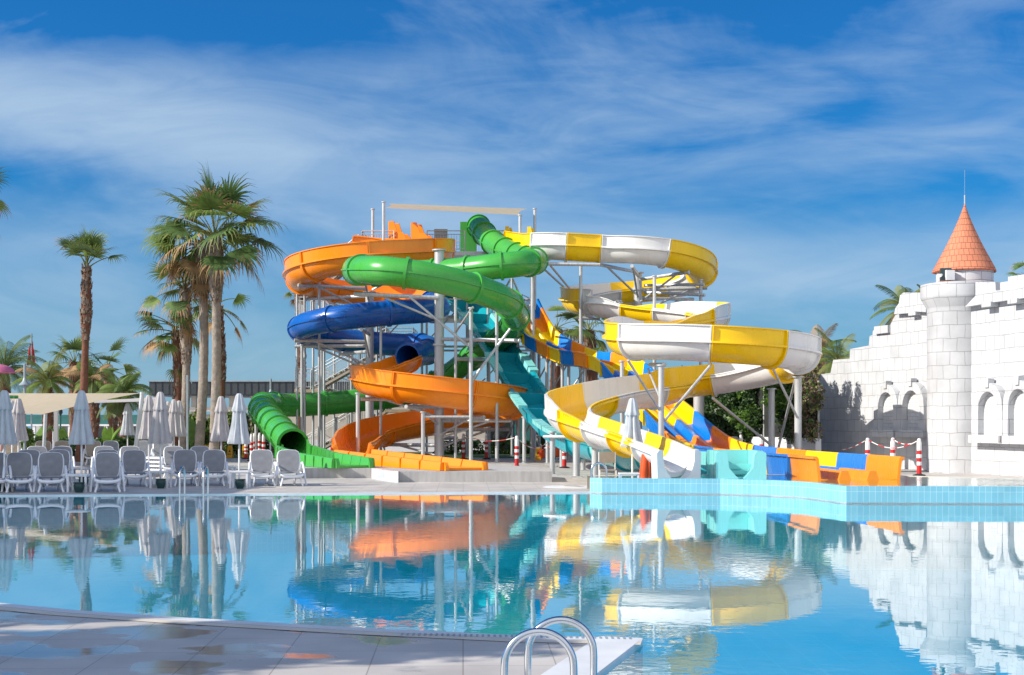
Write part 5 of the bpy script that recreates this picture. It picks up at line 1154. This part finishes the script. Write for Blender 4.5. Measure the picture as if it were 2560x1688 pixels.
# left sails and their poles
sail([P(351,983,70),P(-90,982,54),P(-90,1032,60),P(106,1036,74)],.10,'shade_sail','broad beige shade sail slung low over the left loungers','sail_cloth')
sail([P(405,993,50),P(225,1000,48),P(235,1008,58),P(400,1003,60)],.05,'shade_sail','narrow pale awning right of the broad beige sail','umbrella_cream')
a=gs(333,70); mb=MB(); mb.tube([(0,0,0),P(356,981,70)-a],.078,n=14); mb.tube([P(356,981,70)-a-Vector((.01,0,.08)),P(356,981,70)-a],.085,n=14); build('sail_pole',mb,'steel',label='thick leaning grey pole holding the tip of the beige sail',cat='pole',loc=a)
a=gs(107,74); mb=MB(); mb.tube([(0,0,0),P(114,1036,74)-a],.06,n=10); build('sail_pole',mb,'steel',label='short grey pole under the low corner of the beige sail',cat='pole',loc=a)
mb=MB(); mb.box((0,0,1.15),(.15,.15,2.3)); build('sail_pole',mb,'white_paint',label='square white post left of the largest parasol',cat='pole',loc=gs(140.5,60))
# white rail fence in the left background
r_=empty('rail_fence','low white rail fence behind the back row of loungers','fence',gs(240,52)); 
mb=MB()
for z_ in (.95,.62,.3): mb.box((0,0,z_),(3.9,.05,.07))
build('rails',mb,'white_paint',parent=r_)
for i in range(6): mb=MB(); mb.box((-1.9+i*.76,0,.5),(.07,.07,1.0)); build('post',mb,'white_paint',parent=r_)
# fountain: green pipe with falling drops
r_=empty('shower_pipe','green horizontal spray pipe dripping water at the far left','fountain',gs(-20,90)); mb=MB(); mb.tube([(0,0,0),(0,0,2.40),(.08,0,2.45),(.72,0,2.44)],.045,n=8); build('pipe',mb,'green_gel',parent=r_)
rg=random.Random(8); mb=MB()
for k in range(260):
    x=rg.uniform(-.1,.75); z_=rg.uniform(.2,2.6); q=Vector((x,rg.uniform(-.2,.2),z_)); h=rg.uniform(.01,.05); w=.006
    mb.add([q-Vector((w,0,0)),q+Vector((w,0,0)),q+Vector((0,w,h)),q+Vector((0,0,-h))],[(0,1,2),(0,3,1)],0,False)
build('droplets',mb,'water_foam',parent=r_,kind='stuff')
mb=MB(); 
vs=[(0,0,0)]; mb.lathe([(0.9,0),(.75,.22),(.45,.38),(0,.45)],n=24); build('pink_canopy',mb,'pink_cloth',label='pink rounded canopy corner cut off at the left edge',cat='canopy',loc=P(-8,932,50))
# ================================================================ BACKGROUND BUILDINGS
bd=empty('canopy_building','dark ribbed flat roof on pale columns behind the palms','building',gs(600,32)); ps=[]
xa,xb=(373-CX)/32,(905-CX)/32; D_=F/32
mb=MB(); mb.box(((xa+xb)/2,D_+5,4.38),(xb-xa,10,1.15)); ps.append(build('roof',mb,'dark_panel',parent=bd))
n_=31
for i in range(n_):
    x=xa+(xb-xa)*(i+.5)/n_; m=MB(); m.box((x,D_-.03,4.38),((xb-xa)/n_*.72,.05,.98)); ps.append(build('roof_panel',m,'panel_grey',parent=bd))
m=MB(); m.box(((xa+xb)/2,D_-.06,4.93),(xb-xa+.1,.14,.08)); ps.append(build('trim',m,'seam_grey',parent=bd))
for px in (382,433,478,576,628,690,748,800): 
    x=(px-CX)/32; m=MB(); m.box((x,D_+1,1.9),(.55 if px==576 else .38,.4,3.8)); ps.append(build('column',m,'render_beige',parent=bd))
m=MB(); m.box(((xa+xb)/2,D_+9,1.2),(xb-xa,.3,2.4)); ps.append(build('wall',m,'render_white',parent=bd)); m=MB(); m.box(((xa+xb)/2,D_+.6,2.75),(xb-xa,.2,.35)); ps.append(build('beam',m,'render_beige',parent=bd))
recentre(bd,ps)
pv=empty('service_building','plain beige service building behind the slide tower','building',gs(1000,42)); ps=[]; D_=F/42
xa,xb=(700-CX)/42,(1345-CX)/42
m=MB(); m.box(((xa+xb)/2,D_+3,1.62),(xb-xa,6,3.24)); ps.append(build('wall',m,'render_beige',parent=pv)); m=MB(); m.box(((xa+xb)/2,D_+3,3.30),(xb-xa+.3,6.3,.12)); ps.append(build('roof',m,'seam_grey',parent=pv))
m=MB(); m.box(((1250-CX)/42,D_-.02,1.0),(1.7,.08,2.0)); ps.append(build('door',m,'fence_mesh',parent=pv)); m=MB(); m.box(((1308-CX)/42,D_-.02,1.1),(1.2,.08,2.1)); ps.append(build('shutter',m,'teal_wall',parent=pv)); m=MB(); m.box(((960-CX)/42,D_-.02,.35),(xb-xa-2,.06,.7)); ps.append(build('plinth_band',m,'render_white',parent=pv))
recentre(pv,ps)
fh=empty('beach_pavilion','far low pavilion with a teal roof band seen under the beige sail','building',gs(230,27)); ps=[]; D_=F/27
xa,xb=(40-CX)/27,(400-CX)/27
m=MB(); m.box(((xa+xb)/2,D_+3,1.98),(xb-xa,6,.85)); ps.append(build('roof',m,'teal_wall',parent=fh)); m=MB(); m.box(((xa+xb)/2,D_+5.5,.8),(xb-xa,.2,1.6)); ps.append(build('wall',m,'glazing' if 'glazing' in MATS else 'render_white',parent=fh))
m=MB(); m.box(((xa+xb)/2,D_-.1,1.45),(xb-xa,.2,.16)); ps.append(build('beam',m,'white_paint',parent=fh))
for i in range(9): m=MB(); m.box((xa+(xb-xa)*i/8,D_,.75),(.3,.3,1.5)); ps.append(build('column',m,'white_paint',parent=fh))
recentre(fh,ps)
# buildings beyond the frame that shade the front of the terrace
hb=empty('hotel_wing','tall pale hotel wing beyond the left edge shading the front loungers','building',(-24,34.5,0)); m=MB(); m.box((0,0,4.3),(8,9,8.6)); build('wall',m,'render_white',parent=hb); m=MB(); m.box((0,0,8.7),(8.4,9.4,.2)); build('roof',m,'seam_grey',parent=hb)
# a broad tree off the left edge whose shade falls on the near deck
r_=empty('shade_tree','broad leafy tree beyond the left edge shading the near deck','tree',(-11.6,8.4,0)); mb=MB(); rg=random.Random(77)
for k in range(26):
    a=rg.uniform(0,6.28); q=rg.uniform(0,2.6); leafmass(mb,(q*math.cos(a),q*math.sin(a)*.9,rg.uniform(5.0,6.6)),(.9,.8,.5),420,rg,.13,(0,1,1,2),.1)
build('crown',mb,LM,parent=r_); build('trunk',trunk_mesh((0,0,0),(0,0,5.6),.2,.12,1.1),['bark_grey','bark_fibre'],parent=r_)
